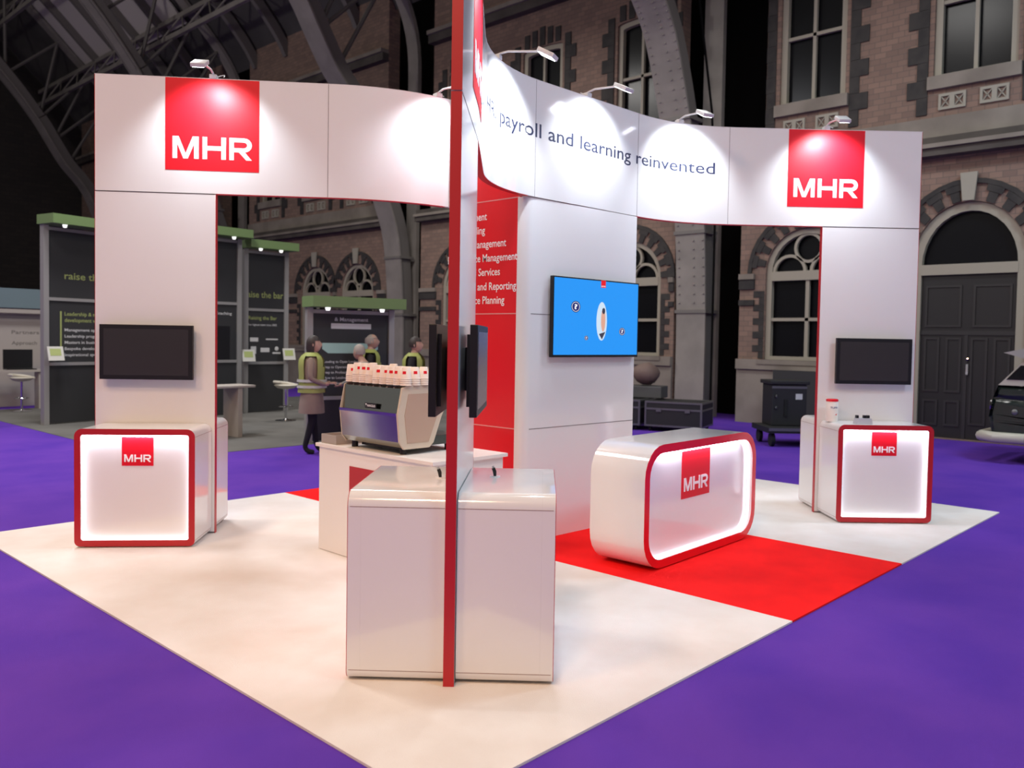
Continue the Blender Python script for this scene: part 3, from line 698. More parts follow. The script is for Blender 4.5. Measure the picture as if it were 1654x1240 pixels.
def circle(cy, cz, r, k=20): return [(cy+r*math.cos(2*PI*i/k), cz+r*math.sin(2*PI*i/k)) for i in range(k)]
def fx(y, z, d): return Vector((X0+.12-d, y, z))
def arch_window(i, yc, kind):
    door = kind == 'd'
    t = bpy.data.objects.new(('door_1' if door else 'window_%d' % i), None); COL.objects.link(t); t.location = (X0, yc, 0); t['kind'] = 'structure'
    hw = 1.0 if door else HWL; st = .18 if door else 0; z0 = .0 if door else SILL; fwid = .17 if door else .12
    A = arch(yc, hw-.004, z0, SPR, st=st-.004); B = arch(yc, hw-fwid, z0+(.0 if door else .08), SPR, st=st)
    bm = bmesh.new(); ring(bm, A, B, fx, -.06, .06, closed=not door)
    box(bm, WF, X0+.05, X0+.19, yc-hw+fwid-.01, yc+hw-fwid+.01, SPR-.18, SPR+.02)
    if not door:
        box(bm, WF, X0+.08, X0+.15, yc-.04, yc+.04, z0+.05, SPR-.1)
        box(bm, WF, X0+.08, X0+.15, yc-hw+fwid-.01, yc+hw-fwid+.01, 2.27, 2.34)
        ri = hw-fwid
        cr = .37
        ring(bm, circle(yc, SPR+.51, .325), circle(yc, SPR+.51, .265), fx, -.03, .04)
        for s in (-1, 1):
            c2 = yc+s*.42; r2 = .355
            o1 = [(c2+(r2+.03)*math.cos(PI*k/12), SPR+(r2+.03)*math.sin(PI*k/12)) for k in range(13)]; i1 = [(c2+(r2-.035)*math.cos(PI*k/12), SPR+(r2-.035)*math.sin(PI*k/12)) for k in range(13)]
            ring(bm, o1, i1, fx, -.03, .04, closed=False)
    obj('window_frame', bm, FRAME, t)
    bm = plate([(p[0], max(p[1], .02)) for p in (arch(yc, hw-.01, SPR, SPR, st=st-.01) if door else arch(yc, hw-.01, z0+.01, SPR, st=-.01))], [], X0+.2, .02); obj('pane', bm, PANE, t)
    # voussoirs: alternating dark ring, teeth, keystone
    ro, rm, ri = hw+.42, hw+.33, hw+.015
    for rr0, rr1, m_, nm in ((rm, ro, DBRICK, 'arch_band'),):
        bm = bmesh.new(); ring(bm, arch(yc, rr1, SPR, SPR, st=st)[1:-1], arch(yc, rr0, SPR, SPR, st=st)[1:-1], lambda a, b, d: WP(a, b, d), .002, .05, closed=False); obj(nm, bm, m_, t)
    bm = bmesh.new(); N = 22
    for k in range(N):
        if k in (N//2-1, N//2): continue
        if k % 2: continue
        def pt(q_, r): return (yc-r*math.cos(PI*q_/N), SPR+(r+st)*math.sin(PI*q_/N))
        prism(bm, [pt(k, ri), pt(k+1, ri), pt(k+1, rm), pt(k, rm)], lambda a, b, d: WP(a, b, d), .002, .035)
        prism(bm, [pt(k-.3, rm-.12), pt(k+1.3, rm-.12), pt(k+1.3, rm), pt(k-.3, rm)], lambda a, b, d: WP(a, b, d), .036, .045)
    obj('voussoirs', bm, DBRICK, t)
    bm = bmesh.new(); zk = SPR+hw+st
    prism(bm, [(yc-.10, zk+.0), (yc+.10, zk+.0), (yc+.15, zk+.52), (yc-.15, zk+.52)], lambda a, b, d: WP(a, b, d), .052, .10); obj('keystone', bm, KEYST, t)
    bm = bmesh.new()                                        # toothed dark bricks down both jambs
    for s in (-1, 1):
        k = 0; z = z0+.02 if not door else .1
        while z < SPR-.4:
            w = .26 if k % 2 else .12
            a, b = sorted((yc+s*(hw+.015), yc+s*(hw+.015+w))); box(bm, WF, X0-.012, X0-.002, a, b, z, z+.145); z += .15; k += 1
    obj('jamb_bricks', bm, DBRICK, t)
    if door:
        bm = bmesh.new(); box(bm, WF, X0+.12, X0+.18, yc-hw+fwid, yc+hw-fwid, .02, SPR-.18)
        lf = obj('door_leaves', bm, DOORM, t)
        bm = bmesh.new(); w = hw-fwid
        for (a, b, z_, z2) in [(-w+.08, -.1, 2.15, 2.95), (.1, w-.08, 2.15, 2.95), (-w+.08, -w+.36, .3, 1.95), (-w+.46, -.08, .3, 1.95), (.08, .36, .9, 1.95), (w-.36, w-.08, .9, 1.95), (.08, .36, .25, .75), (w-.36, w-.08, .25, .75)]:
            A = [(yc+a, z_), (yc+b, z_), (yc+b, z2), (yc+a, z2)]; B = [(yc+a+.04, z_+.04), (yc+b-.04, z_+.04), (yc+b-.04, z2-.04), (yc+a+.04, z2-.04)]
            ring(bm, A, B, lambda p, q_, d: Vector((X0+.12-d, p, q_)), .0, .02)
        box(bm, WF, X0+.1, X0+.12, yc-w, yc+w, 2.0, 2.08); box(bm, WF, X0+.105, X0+.12, yc-.03, yc+.03, .02, 2.0)
        obj('door_mouldings', bm, mat('door_moulding', (44, 42, 41), .4), lf)
        bm = bmesh.new(); box(bm, WF, X0+.07, X0+.105, yc-.06, yc-.02, 1.25, 1.45); ball(bm, (X0+.09, yc-.04, 1.55), .03)
        obj('door_handle', bm, CHROME, lf)
    else:
        bm = bmesh.new(); box(bm, WF, X0-.14, X0+.12, yc-hw-.1, yc+hw+.1, z0-.1, z0+.0); obj('window_sill', bm, STONE, t)
wi = 1
for yc, k in LOW:
    arch_window(wi, yc, k)
    if k == 'w': wi += 1
for yc in UP:
    t = bpy.data.objects.new('window_%d' % wi, None); COL.objects.link(t); t.location = (X0, yc, USILL); t['kind'] = 'structure'; wi += 1
    bm = bmesh.new(); ring(bm, seg_top(yc, HWU-.003, USILL, UTOP-.003), seg_top(yc, HWU-.13, USILL+.05, UTOP-.12, rise=.06), fx, -.06, .06)
    box(bm, WF, X0+.08, X0+.16, yc-.035, yc+.035, USILL+.03, UTOP-.1); box(bm, WF, X0+.08, X0+.16, yc-HWU+.1, yc+HWU-.1, 8.3, 8.37)
    obj('window_frame', bm, FRAME, t)
    obj('pane', plate(seg_top(yc, HWU-.01, USILL+.01, UTOP-.01), [], X0+.2, .02), PANE, t)
    bm = bmesh.new(); box(bm, WF, X0-.1, X0+.05, yc-HWU-.08, yc+HWU+.08, USILL-.25, USILL-.002); obj('window_sill', bm, STONE, t)
    bm = bmesh.new()
    for s in (-1, 1):
        k = 0; z = USILL-.7
        while z < UTOP-.1:
            w = .38 if k % 2 else .2
            a, b = sorted((yc+s*(HWU+.09), yc+s*(HWU+.09+w))); b = min([b]+[q_[1]-NOT-.005 for q_ in segs if q_[0] < yc < q_[1]]); box(bm, WF, X0-.03, X0-.002, a, b, z, z+.33); z += .335; k += 1
    for k in range(5):
        y_ = yc-.56+k*.28; box(bm, WF, X0-.03, X0-.002, y_-.09, y_+.09, UTOP+.02, UTOP+.4+.06*(2-abs(k-2)))
    obj('jamb_bricks', bm, DBRICK, t)
    bm = bmesh.new()
    for s in (-1, 1):
        for h in (-1, 1):
            c = yc+s*.36+h*.12; A = [(c-.12, 6.28), (c+.12, 6.28), (c+.12, 6.58), (c-.12, 6.58)]; B = [(c-.075, 6.33), (c+.075, 6.33), (c+.075, 6.53), (c-.075, 6.53)]
            ring(bm, A, B, lambda p, q_, d: WP(p, q_, d), .002, .04)
            for s2 in (-1, 1):
                tube(bm, [WP(c-.075, 6.43-s2*.1, .018), WP(c+.075, 6.43+s2*.1, .018)], .013, 5)
    obj('vent_grille', bm, KEYST, t)

# ------------------------------------------------------------------ iron arch ribs and roof
PROF = [(15.2, 0), (15.2, 2.5), (15.0, 4.87), (14.5, 6.3), (13.65, 8.5), (12.65, 9.7), (12.0, 10.7), (11.4, 11.65), (10.0, 13.4), (7.5, 16.0), (4.5, 18.6), (1, 21.0), (-4, 23.6), (-10, 25.4), (-16, 26.0)]
OUT = [(15.75, 0), (15.75, 3), (15.75, 6), (15.75, 9), (15.7, 11.2), (15.2, 12.6), (14.2, 13.8), (13.2, 14.7), (11.4, 16.4), (8.8, 18.7), (5.8, 21.0), (2.2, 23.3), (-3.2, 26.0), (-9.6, 27.9), (-16, 28.5)]
def dense(P, n=4):
    out = []
    for i in range(len(P)-1):
        p0, p1, p2, p3 = P[max(i-1, 0)], P[i], P[i+1], P[min(i+2, len(P)-1)]
        for k in range(n):
            t = k/n; out.append(tuple(.5*((2*p1[j])+(-p0[j]+p2[j])*t+(2*p0[j]-5*p1[j]+4*p2[j]-p3[j])*t*t+(-p0[j]+3*p1[j]-3*p2[j]+p3[j])*t**3) for j in (0, 1)))
    out.append(P[-1]); return out
DP, DO = dense(PROF), dense(OUT)
def chord(bm, P, yc, w, th, side=1):
    n = len(P); L0, L1 = [], []
    for i, p in enumerate(P):
        a, b = P[max(i-1, 0)], P[min(i+1, n-1)]; tx, tz = b[0]-a[0], b[1]-a[1]; l = math.hypot(tx, tz)
        nx, nz = tz/l*side, -tx/l*side; L0.append(p); L1.append((p[0]+nx*th, p[1]+nz*th))
    ring(bm, L0, L1, lambda a, b, d: Vector((a, d, b)), yc-w/2, yc+w/2, closed=False)
names = {8.3: 'grey riveted iron rib rising to the right of the curved fascia', 19.4: 'grey iron rib seen through the left archway, leaning up to the roof',
         30.5: 'pale iron rib rising behind the left red banner', 41.6: 'farthest pale iron rib at the left edge of the view', -2.8: 'iron rib beside the right end of the brick wall'}
for r in RIBS:
    t = thing('iron_rib', names[r], 'iron rib', (X0, r, 0))
    yc = r+.02
    bm = bmesh.new(); chord(bm, DP, yc, .78, .06); obj('inner_flange', bm, IRON, t, smooth=True)
    bm = bmesh.new()
    for s in (-1, 1):
        W1 = [(DP[i][0]+.05, DP[i][1]) for i in range(len(DP))]
        chord(bm, [(p[0]+.05, p[1]) for p in DP[:29]], yc+s*.30, .05, .42); chord(bm, DP[28:], yc+s*.30, .05, .42)
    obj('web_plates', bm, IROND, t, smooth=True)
    bm = bmesh.new(); chord(bm, DO, yc-.12, .5, .14); obj('outer_chord', bm, IRON, t, smooth=True)
    bm = bmesh.new(); z = 0
    k = 20
    while k < len(DP)-3:
        a = DP[k]; b = DO[min(k+2, len(DO)-1)]; c = DP[min(k+4, len(DP)-1)]
        tube(bm, [(a[0]+.2, yc, a[1]+.1), (b[0], yc, b[1])], .07, 6); tube(bm, [(b[0], yc, b[1]), (c[0]+.2, yc, c[1]+.1)], .07, 6); k += 4
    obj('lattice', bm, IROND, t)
    for zc in (4.6, 7.0, 2.2):
        bm = bmesh.new(); i = min(range(len(DP)), key=lambda q_: abs(DP[q_][1]-zc)); p = DP[i]; box(bm, WF, p[0]-.03, p[0]+.55, yc-.42, yc+.42, p[1]-.04, p[1]+.04)
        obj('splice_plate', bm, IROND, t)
    if r in (8.3,):
        bm = bmesh.new(); i = 0
        for i in range(4, 30):
            p = DP[i]; p2 = DP[i+1]
            for q_ in (0, .33, .66):
                x = p[0]+(p2[0]-p[0])*q_; z = p[1]+(p2[1]-p[1])*q_
                for y in (-.35, -.1, .3): ball(bm, (x-.012, yc+y, z), .022, seg=6)
        obj('rivets', bm, IRON, t)['kind'] = 'stuff'
        bm = bmesh.new(); tube(bm, [(15.15, yc-.62, 0), (15.15, yc-.62, 4.8), (14.9, yc-.62, 7), (14.2, yc-.62, 9.5), (13.2, yc-.62, 11)], .03, 6); obj('conduit', bm, DRAPE, t)
# roof boarding and rafters between the ribs
def roofstrip(y0, y1, m, name, i0, i1, off=.2):
    bm = bmesh.new(); P = [(p[0]+off*.5, p[1]+off) for p in DO[i0:i1]]
    chord(bm, P, (y0+y1)/2, y1-y0, .06, side=1); return bm
bm = roofstrip(-9, 47, ROOF, '', 19, len(DO))
o = obj('ceiling', bm, ROOF, smooth=True); o['kind'] = 'structure'
rafters = [r+k*11.1/5 for r in RIBS[:-1] for k in (1, 2, 3, 4)]
for i, y in enumerate(rafters):
    bm = bmesh.new(); chord(bm, [(p[0]+.05, p[1]+.08) for p in DO[19:]], y, .2, .34, side=-1)
    o = obj('trim_%d' % (n+i), bm, IROND, smooth=True); o['kind'] = 'structure'
n += len(rafters)
# lattice purlins running along the hall
for j, (k, w) in enumerate(((27, .22), (33, .3), (38, .3), (42, .3))):
    p = DO[k]; q_ = DP[k]; x0_, z0_ = p[0]-.2, p[1]-.1; x1_, z1_ = x0_-.45, z0_-1.0
    bm = bmesh.new(); box(bm, WF, x0_-.07, x0_+.07, -9, 47, z0_-.09, z0_+.09); box(bm, WF, x1_-.07, x1_+.07, -9, 47, z1_-.09, z1_+.09)
    y = -9
    while y < 46:
        tube(bm, [(x0_, y, z0_), (x1_, y+1.1, z1_)], .035, 5); tube(bm, [(x1_, y+1.1, z1_), (x0_, y+2.2, z0_)], .035, 5); y += 2.2
    t_ = single('roof_purlin', bm, IRON, ['lowest lattice purlin running along the foot of the roof', 'second lattice purlin up the roof slope', 'third lattice purlin up the roof slope', 'topmost lattice purlin along the roof'][j], 'purlin', (x1_, 19, z1_))
# pale roof bays far left, colour raised because little light reaches them
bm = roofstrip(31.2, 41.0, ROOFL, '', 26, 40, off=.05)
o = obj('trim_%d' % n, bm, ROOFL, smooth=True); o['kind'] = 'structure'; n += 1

# ------------------------------------------------------------------ charcoal booths with green headers
def booth(f, Wd, Ht, label, fn=None, posts=(0, 1), shelves=(.62, .30)):
    t = thing('exhibition_booth', label, 'booth', f(Wd/2, 0, .006), f.ang)
    obj('panel', newbox(f, .05, Wd-.05, .01, .05, .03, Ht-.1), BOOTHP, t)
    for a in (0, Wd-.1):
        obj('post', newbox(f, a, a+.1, -.03, .09, .0065, Ht-.08), BOOTHF, t)
    for z in [Ht*s for s in shelves]+[Ht-.14]:
        obj('rail', newbox(f, .101, Wd-.101, -.012, .009, z-.03, z+.03), BOOTHF, t)
    g_ = obj('header', newbox(f, -.04, Wd+.04, -.42, .12, Ht-.075, Ht+.1), GREEN, t)
    for a in (.25, Wd-.35):
        bm = bmesh.new(); lathe(bm, [(.03, 0), (.045, .05)], f(a, -.3, Ht-.13), 10); obj('spotlight', bm, mat('small_spot_glass', (255, 255, 255), .4, emit=((240, 240, 235), 1.6)), g_)
    return t
def ptext(t, f, items, m):
    bm = bmesh.new()
    for s, a, z, h, w, al in items: text(bm, s, lambda x, y, d: f(x, .009-d, y), a, z, h, width=w, align=al, bold=.01)
    obj('lettering', bm, m, t)
F1 = Fr(3.36, 15.0, math.radians(12))
b1 = booth(F1, 1.75, 3.85, 'tall charcoal booth with green header left of the left wall, reading raise the bar')
ptext(b1, F1, [('raise the bar', .42, 2.78, .13, 1.15, 'l'), ('Leadership & management', .42, 2.08, .07, 1.1, 'l'), ('development with', .42, 1.96, .07, .75, 'l')], GTXT)
ptext(b1, F1, [('Management apprenticeships', .42, 1.78, .055, 1.15, 'l'), ('Leadership programmes', .42, 1.66, .055, .9, 'l'), ('Masters in business practice', .42, 1.54, .055, 1.1, 'l'), ('Bespoke development', .42, 1.42, .055, .85, 'l'), ('Inspirational speakers', .42, 1.30, .055, .85, 'l')], WTXT)
obj('green_rule', newbox(F1, .33, .36, .003, .0095, 1.28, 2.16), GTXT, b1)
F2 = Fr(7.5, 15.12, math.radians(-2))
b2 = booth(F2, 1.1, 3.78, 'tall charcoal booth panel with partner logos seen through the left archway')
ptext(b2, F2, [('raise the bar', .98, 2.62, .14, .95, 'r'), ('Raising the Bar', .12, 2.12, .08, .7, 'l')], GTXT)
ptext(b2, F2, [('For highest talent since 2002', .12, 1.98, .045, .7, 'l')], WTXT)
bm = bmesh.new()
for a, z, w, h in ((.16, 1.62, .2, .09), (.55, 1.66, .3, .03), (.18, 1.34, .13, .17), (.42, 1.38, .22, .10), (.72, 1.34, .2, .04), (.22, 1.12, .26, .04), (.66, 1.12, .26, .04)): box(bm, F2, a, a+w, .006, .0095, z, z+h)
ball(bm, F2(.82, .004, 1.46), .05, sy=.1)
obj('partner_logos', bm, WTXT, b2)
F2b = Fr(6.22, 14.9, math.radians(2))
b2b = booth(F2b, 1.12, 3.95, 'charcoal booth panel just right of the left wall, tallest green header')
ptext(b2b, F2b, [('Coaching', .7, 2.2, .06, .4, 'c')], WTXT)
obj('dark_display', newbox(F2b, .35, .85, .002, .009, 1.2, 1.95), BLK, b2b)
F2c = Fr(4.9, 13.3, math.radians(5))
b2c = booth(F2c, .75, 2.62, 'low charcoal booth panel with green header hidden behind the left wall')
F3 = Fr(5.62, 9.66, math.radians(-14))
b3 = booth(F3, 1.55, 2.32, 'low charcoal booth with green header and pale teal banner behind the coffee machine', shelves=(.32,))
obj('sign_plate', newbox(F3, .42, 1.13, .002, .009, 1.90, 1.99), WTXT, b3)
ptext(b3, F3, [('& Management', .78, 2.03, .06, .6, 'c')], WTXT)
bm = bmesh.new(); prism(bm, [(.27, 1.66), (1.26, 1.66), (1.26, 1.56), (1.16, 1.49), (.37, 1.49), (.27, 1.56)], lambda a, b, d: F3(a, .009-d, b), 0, .006); obj('teal_banner', bm, TEAL, b3)
ptext(b3, F3, [('Leading to Open Leadership', .3, 1.33, .04, .7, 'l'), ('Step to Operational Manager', .3, 1.24, .04, .72, 'l'), ('Step to Professional Coach', .3, 1.15, .04, .68, 'l'), ('How to Leading Change', .3, 1.06, .04, .6, 'l'), ('and Leadership', .3, .97, .04, .4, 'l')], WTXT)
F1b = Fr(1.6, 19.6, math.radians(4))
wb = thing('exhibition_booth', 'white panelled booth with blue header strip at the far left edge', 'booth', F1b(2, 0, 0), F1b.ang)
obj('panel', newbox(F1b, 0, 4.0, 0, .1, .0, 2.75), BOARD, wb)
obj('header', newbox(F1b, -.1, 4.1, -.25, -.005, 2.3, 2.75), mat('grey_blue_header', (104, 122, 128), .6), wb)
obj('rail', newbox(F1b, -.1, 4.1, -.28, -.256, 2.18, 2.27), BOARD, wb)
ptext(wb, Fr(F1b(0, -.012).x, F1b(0, -.012).y, F1b.ang), [('Partners', 2.6, 1.7, .08, .6, 'l'), ('Solutions', 3.3, 1.7, .08, .5, 'l'), ('Approach', 2.6, 1.45, .08, .55, 'l'), ('Consulting', 3.3, 1.45, .08, .5, 'l'), ('Awards', 2.6, 1.2, .08, .4, 'l')], mat('grey_text', (120, 114, 108), .6))

# leaflet holders on the posts
for f, a, z, lab in ((F1, .1, 1.35, 'leaflet holder on the post of the far left booth'), (F2, .0, 1.30, 'leaflet holder on the left post of the partner booth'), (F2, 1.0, 1.33, 'leaflet holder on the right post of the partner booth')):
    p = f(a, -.12, z); t = thing('leaflet_holder', lab, 'leaflet holder', p, f.ang); g_ = Fr(p.x, p.y, f.ang)
    def hf(x, y, zz): return g_(x+y*.1, -y*.3+.02, z-.0+y*.95) if False else g_(x+.1*y, .06*y, z+y)+g_.n*zz
    bm = bmesh.new(); box(bm, lambda x, y, zz: g_(x+.15*zz, y+.5*zz-.1, z+zz), -.13, .17, 0, .02, -.12, .14); obj('tray', bm, mat('pale_plastic', (186, 184, 176), .4), t)
    bm = bmesh.new(); box(bm, lambda x, y, zz: g_(x+.15*zz, y+.5*zz-.1, z+zz), -.09, .12, -.004, -.001, -.03, .10); obj('leaflet', bm, GTXT, t)
    obj('bracket', newbox(g_, -.03, .03, -.0, .088, z-.06, z-.02), BOOTHF, t)

# bar stool and tall table
def stool(x, y, lab, s=1.0):
    t = thing('bar_stool', lab, 'stool', (x, y, .006)); wm = mat('white_plastic_seat', (196, 190, 176), .4)
    bm = bmesh.new(); lathe(bm, [(.21, 0), (.215, .012), (.05, .03), (.03, .045)], (x, y, .0065), 24); obj('base_plate', bm, CHROME, t, smooth=True)
    bm = bmesh.new(); tube(bm, [(x, y, .05), (x, y, .66)], .024, 10); obj('stem', bm, CHROME, t, smooth=True)
    bm = bmesh.new(); pts = [(x+.14*math.cos(2*PI*k/20), y+.14*math.sin(2*PI*k/20), .3) for k in range(21)]; tube(bm, pts, .01, 6); tube(bm, [(x-.14, y, .3), (x+.14, y, .3)], .008, 6); obj('foot_ring', bm, CHROME, t, smooth=True)
    bm = bmesh.new(); lathe(bm, [(.05, .0), (.17, .02), (.24, .08), (.22, .09), (.15, .045), (.02, .04)], (x, y, .662), 24); obj('seat', bm, wm, t, smooth=True)
    bm = bmesh.new()
    pts = [(x+.235*math.cos(a), y+.235*math.sin(a), .74+.07*math.sin(max(0, min(PI, (a-.2)/1.6*.9)))) for a in [math.radians(-30+15*k) for k in range(17)]]
    tube(bm, pts, [.018]+[.03]*15+[.018], 8); obj('backrest', bm, wm, t, smooth=True)
stool(7.35, 13.1, 'white bucket bar stool in front of the partner booth')
stool(3.95, 18.25, 'white bar stool before the white booth at the far left')
tb = thing('poseur_table', 'tall white slab table behind the left wall', 'table', (5.0, 11.1, .006), math.radians(8))
tf = Fr(4.55, 11.0, math.radians(4))
obj('table_top', newbox(tf, 0, .95, -.02, .5, .86, .90, bev=.01), BOARD, tb); obj('slab_leg', newbox(tf, .62, .70, .0, .46, .0065, .8598), BOARD, tb); obj('slab_leg', newbox(tf, .03, .11, .0, .46, .0065, .8598), BOARD, tb)
lp = thing('laptop', 'dark laptop on the counter of the white booth at the far left', 'laptop', (.9, 19.6, .9))
co = thing('booth_counter', 'low white counter of the far left booth', 'counter', (3.9, 18.9, 0.006))
obj('counter_top', newbox(WF, 3.1, 4.6, 18.7, 19.1, .85, .9), BOARD, co); obj('counter_leg', newbox(WF, 3.2, 3.26, 18.75, 19.05, 0.0065, .8495), BOARD, co); obj('counter_leg', newbox(WF, 4.45, 4.51, 18.75, 19.05, 0.0065, .8495), BOARD, co)
lp.location = (4.1, 18.85, .9)
obj('keyboard_base', newbox(WF, 3.8, 4.4, 18.72, 19.0, .9005, .92), BLK, lp); obj('lid_screen', newbox(WF, 3.8, 4.4, 19.0, 19.02, .9205, 1.35), BLK, lp)

# ------------------------------------------------------------------ flight cases and the trolley by the wall
def flight_case(x0, y0, dx, dy, h, ang, lab, feet=True):
    f = Fr(x0, y0, ang); t = thing('flight_case', lab, 'flight case', f(dx/2, dy/2, 0), ang)
    z0 = .1 if feet else .004
    obj('shell', newbox(f, .01, dx-.01, .01, dy-.01, z0+.01, h-.01), CASE, t)
    bm = bmesh.new(); e = .035
    for a in (0, dx-e):
        for b in (0, dy-e): box(bm, f, a, a+e, b, b+e, z0, h)
    for z in (z0, h-e, h*.72):
        for b in (0, dy-e): box(bm, f, e, dx-e, b, b+e, z, z+e)
        for a in (0, dx-e): box(bm, f, a, a+e, e, dy-e, z, z+e)
    obj('edge_extrusions', bm, EDGE, t)
    for a in (.25*dx, .75*dx):
        obj('butterfly_latch', newbox(f, a-.05, a+.05, -.012, -.001, h*.66, h*.78), EDGE, t)
    obj('handle', newbox(f, -.015, -.001, dy*.4, dy*.6, h*.4, h*.5), EDGE, t)
    if feet:
        for a in (.1, dx-.1):
            for b in (.1, dy-.1):
                bm = bmesh.new(); tube(bm, [f(a-.02, b, .049), f(a+.02, b, .049)], .048, 12); obj('castor', bm, RUBBER, t)
    return t
flight_case(11.8, 7.22, 1.15, .95, .60, math.radians(-73), 'black flight case with metal edges nearest the brick pier, right of the tower')
flight_case(11.42, 8.46, 1.2, .95, .61, math.radians(-73), 'black flight case with metal edges right against the tower edge')
flight_case(12.65, 10.1, 1.2, .7, .60, math.radians(-73), 'black flight case with metal edges behind the tower')
# loose wrapping and kit on the cases
bm = bmesh.new(); ball(bm, (12.42, 7.62, 1.11), .25, 1.2, 1.1, .9, 14)
for v in bm.verts: v.co += Vector((random.uniform(-.02, .02), random.uniform(-.02, .02), random.uniform(-.02, .02)))
single('wrapped_bundle', bm, mat('brownish_wrap', (112, 92, 84), .7), 'brown wrapped bundle lying on the grey crate beside the tower', 'bundle', (12.42, 7.62, .875), smooth=True)
single('storage_crate', newbox(Fr(12.0, 8.1, math.radians(-73)), 0, .95, .1, .6, .615, .86, bev=.02), mat('dull_grey_plastic', (80, 80, 80), .5), 'grey plastic crate standing on a flight case beside the tower', 'crate', (12.3, 7.75, .615))
tr = thing('equipment_case', 'upright black wheeled equipment case on a low platform by the right counter', 'equipment case', (12.1, 4.45, .33), math.radians(-46))
tf = Fr(11.73, 4.49, math.radians(-46))
obj('shell', newbox(tf, 0, .62, 0, .55, .33, 1.06, bev=.02), CASE, tr); obj('lid', newbox(tf, -.04, .66, -.03, .58, 1.062, 1.13, bev=.015), CASE, tr)
obj('lid_strip', newbox(tf, .0, .62, -.005, -.001, .99, 1.03), EDGE, tr)
for a, z in ((.08, .85), (.08, .65)):
    bm = bmesh.new(); ball(bm, tf(a, -.01, z), .03, sy=.5); obj('knob', bm, EDGE, tr)
obj('sticker', newbox(tf, .42, .54, -.004, -.001, .8, .9), WTXT, tr); obj('handle', newbox(tf, .22, .28, -.02, -.001, .5, .8), RUBBER, tr)
pl = thing('low_platform', 'dark low wheeled platform under the equipment case', 'trolley', (12.0, 4.3, 0), math.radians(-46))
pf = Fr(11.5, 4.36, math.radians(-46))
obj('deck', newbox(pf, -.1, 1.0, -.15, .85, .24, .3285), CASE, pl); obj('deck_edge', newbox(pf, -.1, 1.0, -.165, -.151, .28, .33), EDGE, pl)
for a in (0, .85):
    for b in (0, .7):
        bm = bmesh.new(); tube(bm, [pf(a-.03, b, .121), pf(a+.03, b, .121)], .118, 16); obj('wheel', bm, RUBBER, pl, smooth=True)
single('flat_board', newbox(WF, 14.6, 14.66, 3.75, 5.9, .005, 1.22), mat('dark_board', (46, 46, 46), .6), 'dark upright board leaning low against the wall under the arched window', 'board', (14.63, 4.8, .005))

# ------------------------------------------------------------------ camper van at the right edge
vx0, vx1 = 12.35, 13.95; vy = 1.2
van = thing('camper_van', 'dark green and cream camper van with a raised roof at the right edge', 'van', ((vx0+vx1)/2, -1.0, 0), -PI/2)
low = [(-3.2, .34), (vy-.25, .34), (vy-.04, .42), (vy+.02, .7), (vy-.03, 1.0), (vy-.1, 1.2), (-3.2, 1.2)]
bm = bmesh.new(); prism(bm, low, lambda a, b, d: Vector((d, a, b)), vx0, vx1); bmesh.ops.bevel(bm, geom=[e for e in bm.edges if abs((e.verts[0].co-e.verts[1].co).x) < .01], offset=.06, segments=3, affect='EDGES'); obj('lower_body', bm, VANG, van, smooth=True)
up = [(-3.2, 1.2005), (vy-.1, 1.2005), (vy-.14, 1.24), (vy-.40, 1.54), (vy-.55, 1.6), (-3.2, 1.6)]
bm = bmesh.new(); prism(bm, up, lambda a, b, d: Vector((d, a, b)), vx0+.04, vx1-.04); ub = obj('upper_body', bm, VANC, van, smooth=False)
bm = bmesh.new(); prism(bm, [(vy-.21, 1.29), (vy-.40, 1.51), (vy-.95, 1.51), (vy-.95, 1.29)], lambda a, b, d: Vector((d, a, b)), vx0+.03, vx0+.0395); obj('side_window', bm, PANE, ub)
def ws(a, b, d): return Vector((a, vy-.14-(b-1.24)*.867+d, b))
bm = bmesh.new(); prism(bm, [(vx0+.12, 1.28), (vx0+.77, 1.28), (vx0+.77, 1.51), (vx0+.16, 1.51)], ws, .003, .01); prism(bm, [(vx0+.83, 1.28), (vx1-.12, 1.28), (vx1-.16, 1.51), (vx0+.83, 1.51)], ws, .003, .01); obj('windscreen', bm, PANE, ub)
bm = bmesh.new(); prism(bm, [(-3.0, 1.605), (vy-.5, 1.605), (vy-.18, 1.70), (vy-.55, 1.79), (-3.0, 1.86)], lambda a, b, d: Vector((d, a, b)), vx0-.05, vx1+.05); obj('raised_roof', bm, mat('grey_roof_canvas', (150, 146, 140), .6), van)
bm = bmesh.new(); pts = rrect(vx0-.1, vx1+.1, -.2, .14, .1); tube(bm, [(vx0-.02, vy-.5, .40), (vx0-.06, vy-.1, .40), (vx0+.1, vy+.12, .40), (vx1-.1, vy+.12, .40), (vx1+.06, vy-.1, .40), (vx1+.02, vy-.5, .40)], .085, 10); obj('bumper', bm, VANC, van, smooth=True)
for x in (vx0+.2, vx1-.2):
    bm = bmesh.new(); ball(bm, (x, vy+.0, .88), .11, sy=.4, seg=16); obj('headlamp', bm, CHROME, van, smooth=True)
bm = bmesh.new(); ball(bm, (vx0-.005, vy-.35, .80), .045, sx=.4); ball(bm, (vx0-.005, vy-.55, .80), .04, sx=.4); obj('side_lamp', bm, EDGE, van)
for y in (vy-.85, -2.4):
    for x in (vx0+.05, vx1-.23):
        bm = bmesh.new(); tube(bm, [(x, y, .3), (x+.18, y, .3)], .295, 24); w_ = obj('wheel', bm, RUBBER, van, smooth=True)
        bm = bmesh.new(); tube(bm, [(x-.012, y, .3), (x-.001, y, .3)], .16, 20); obj('hubcap', bm, CHROME, w_, smooth=True)

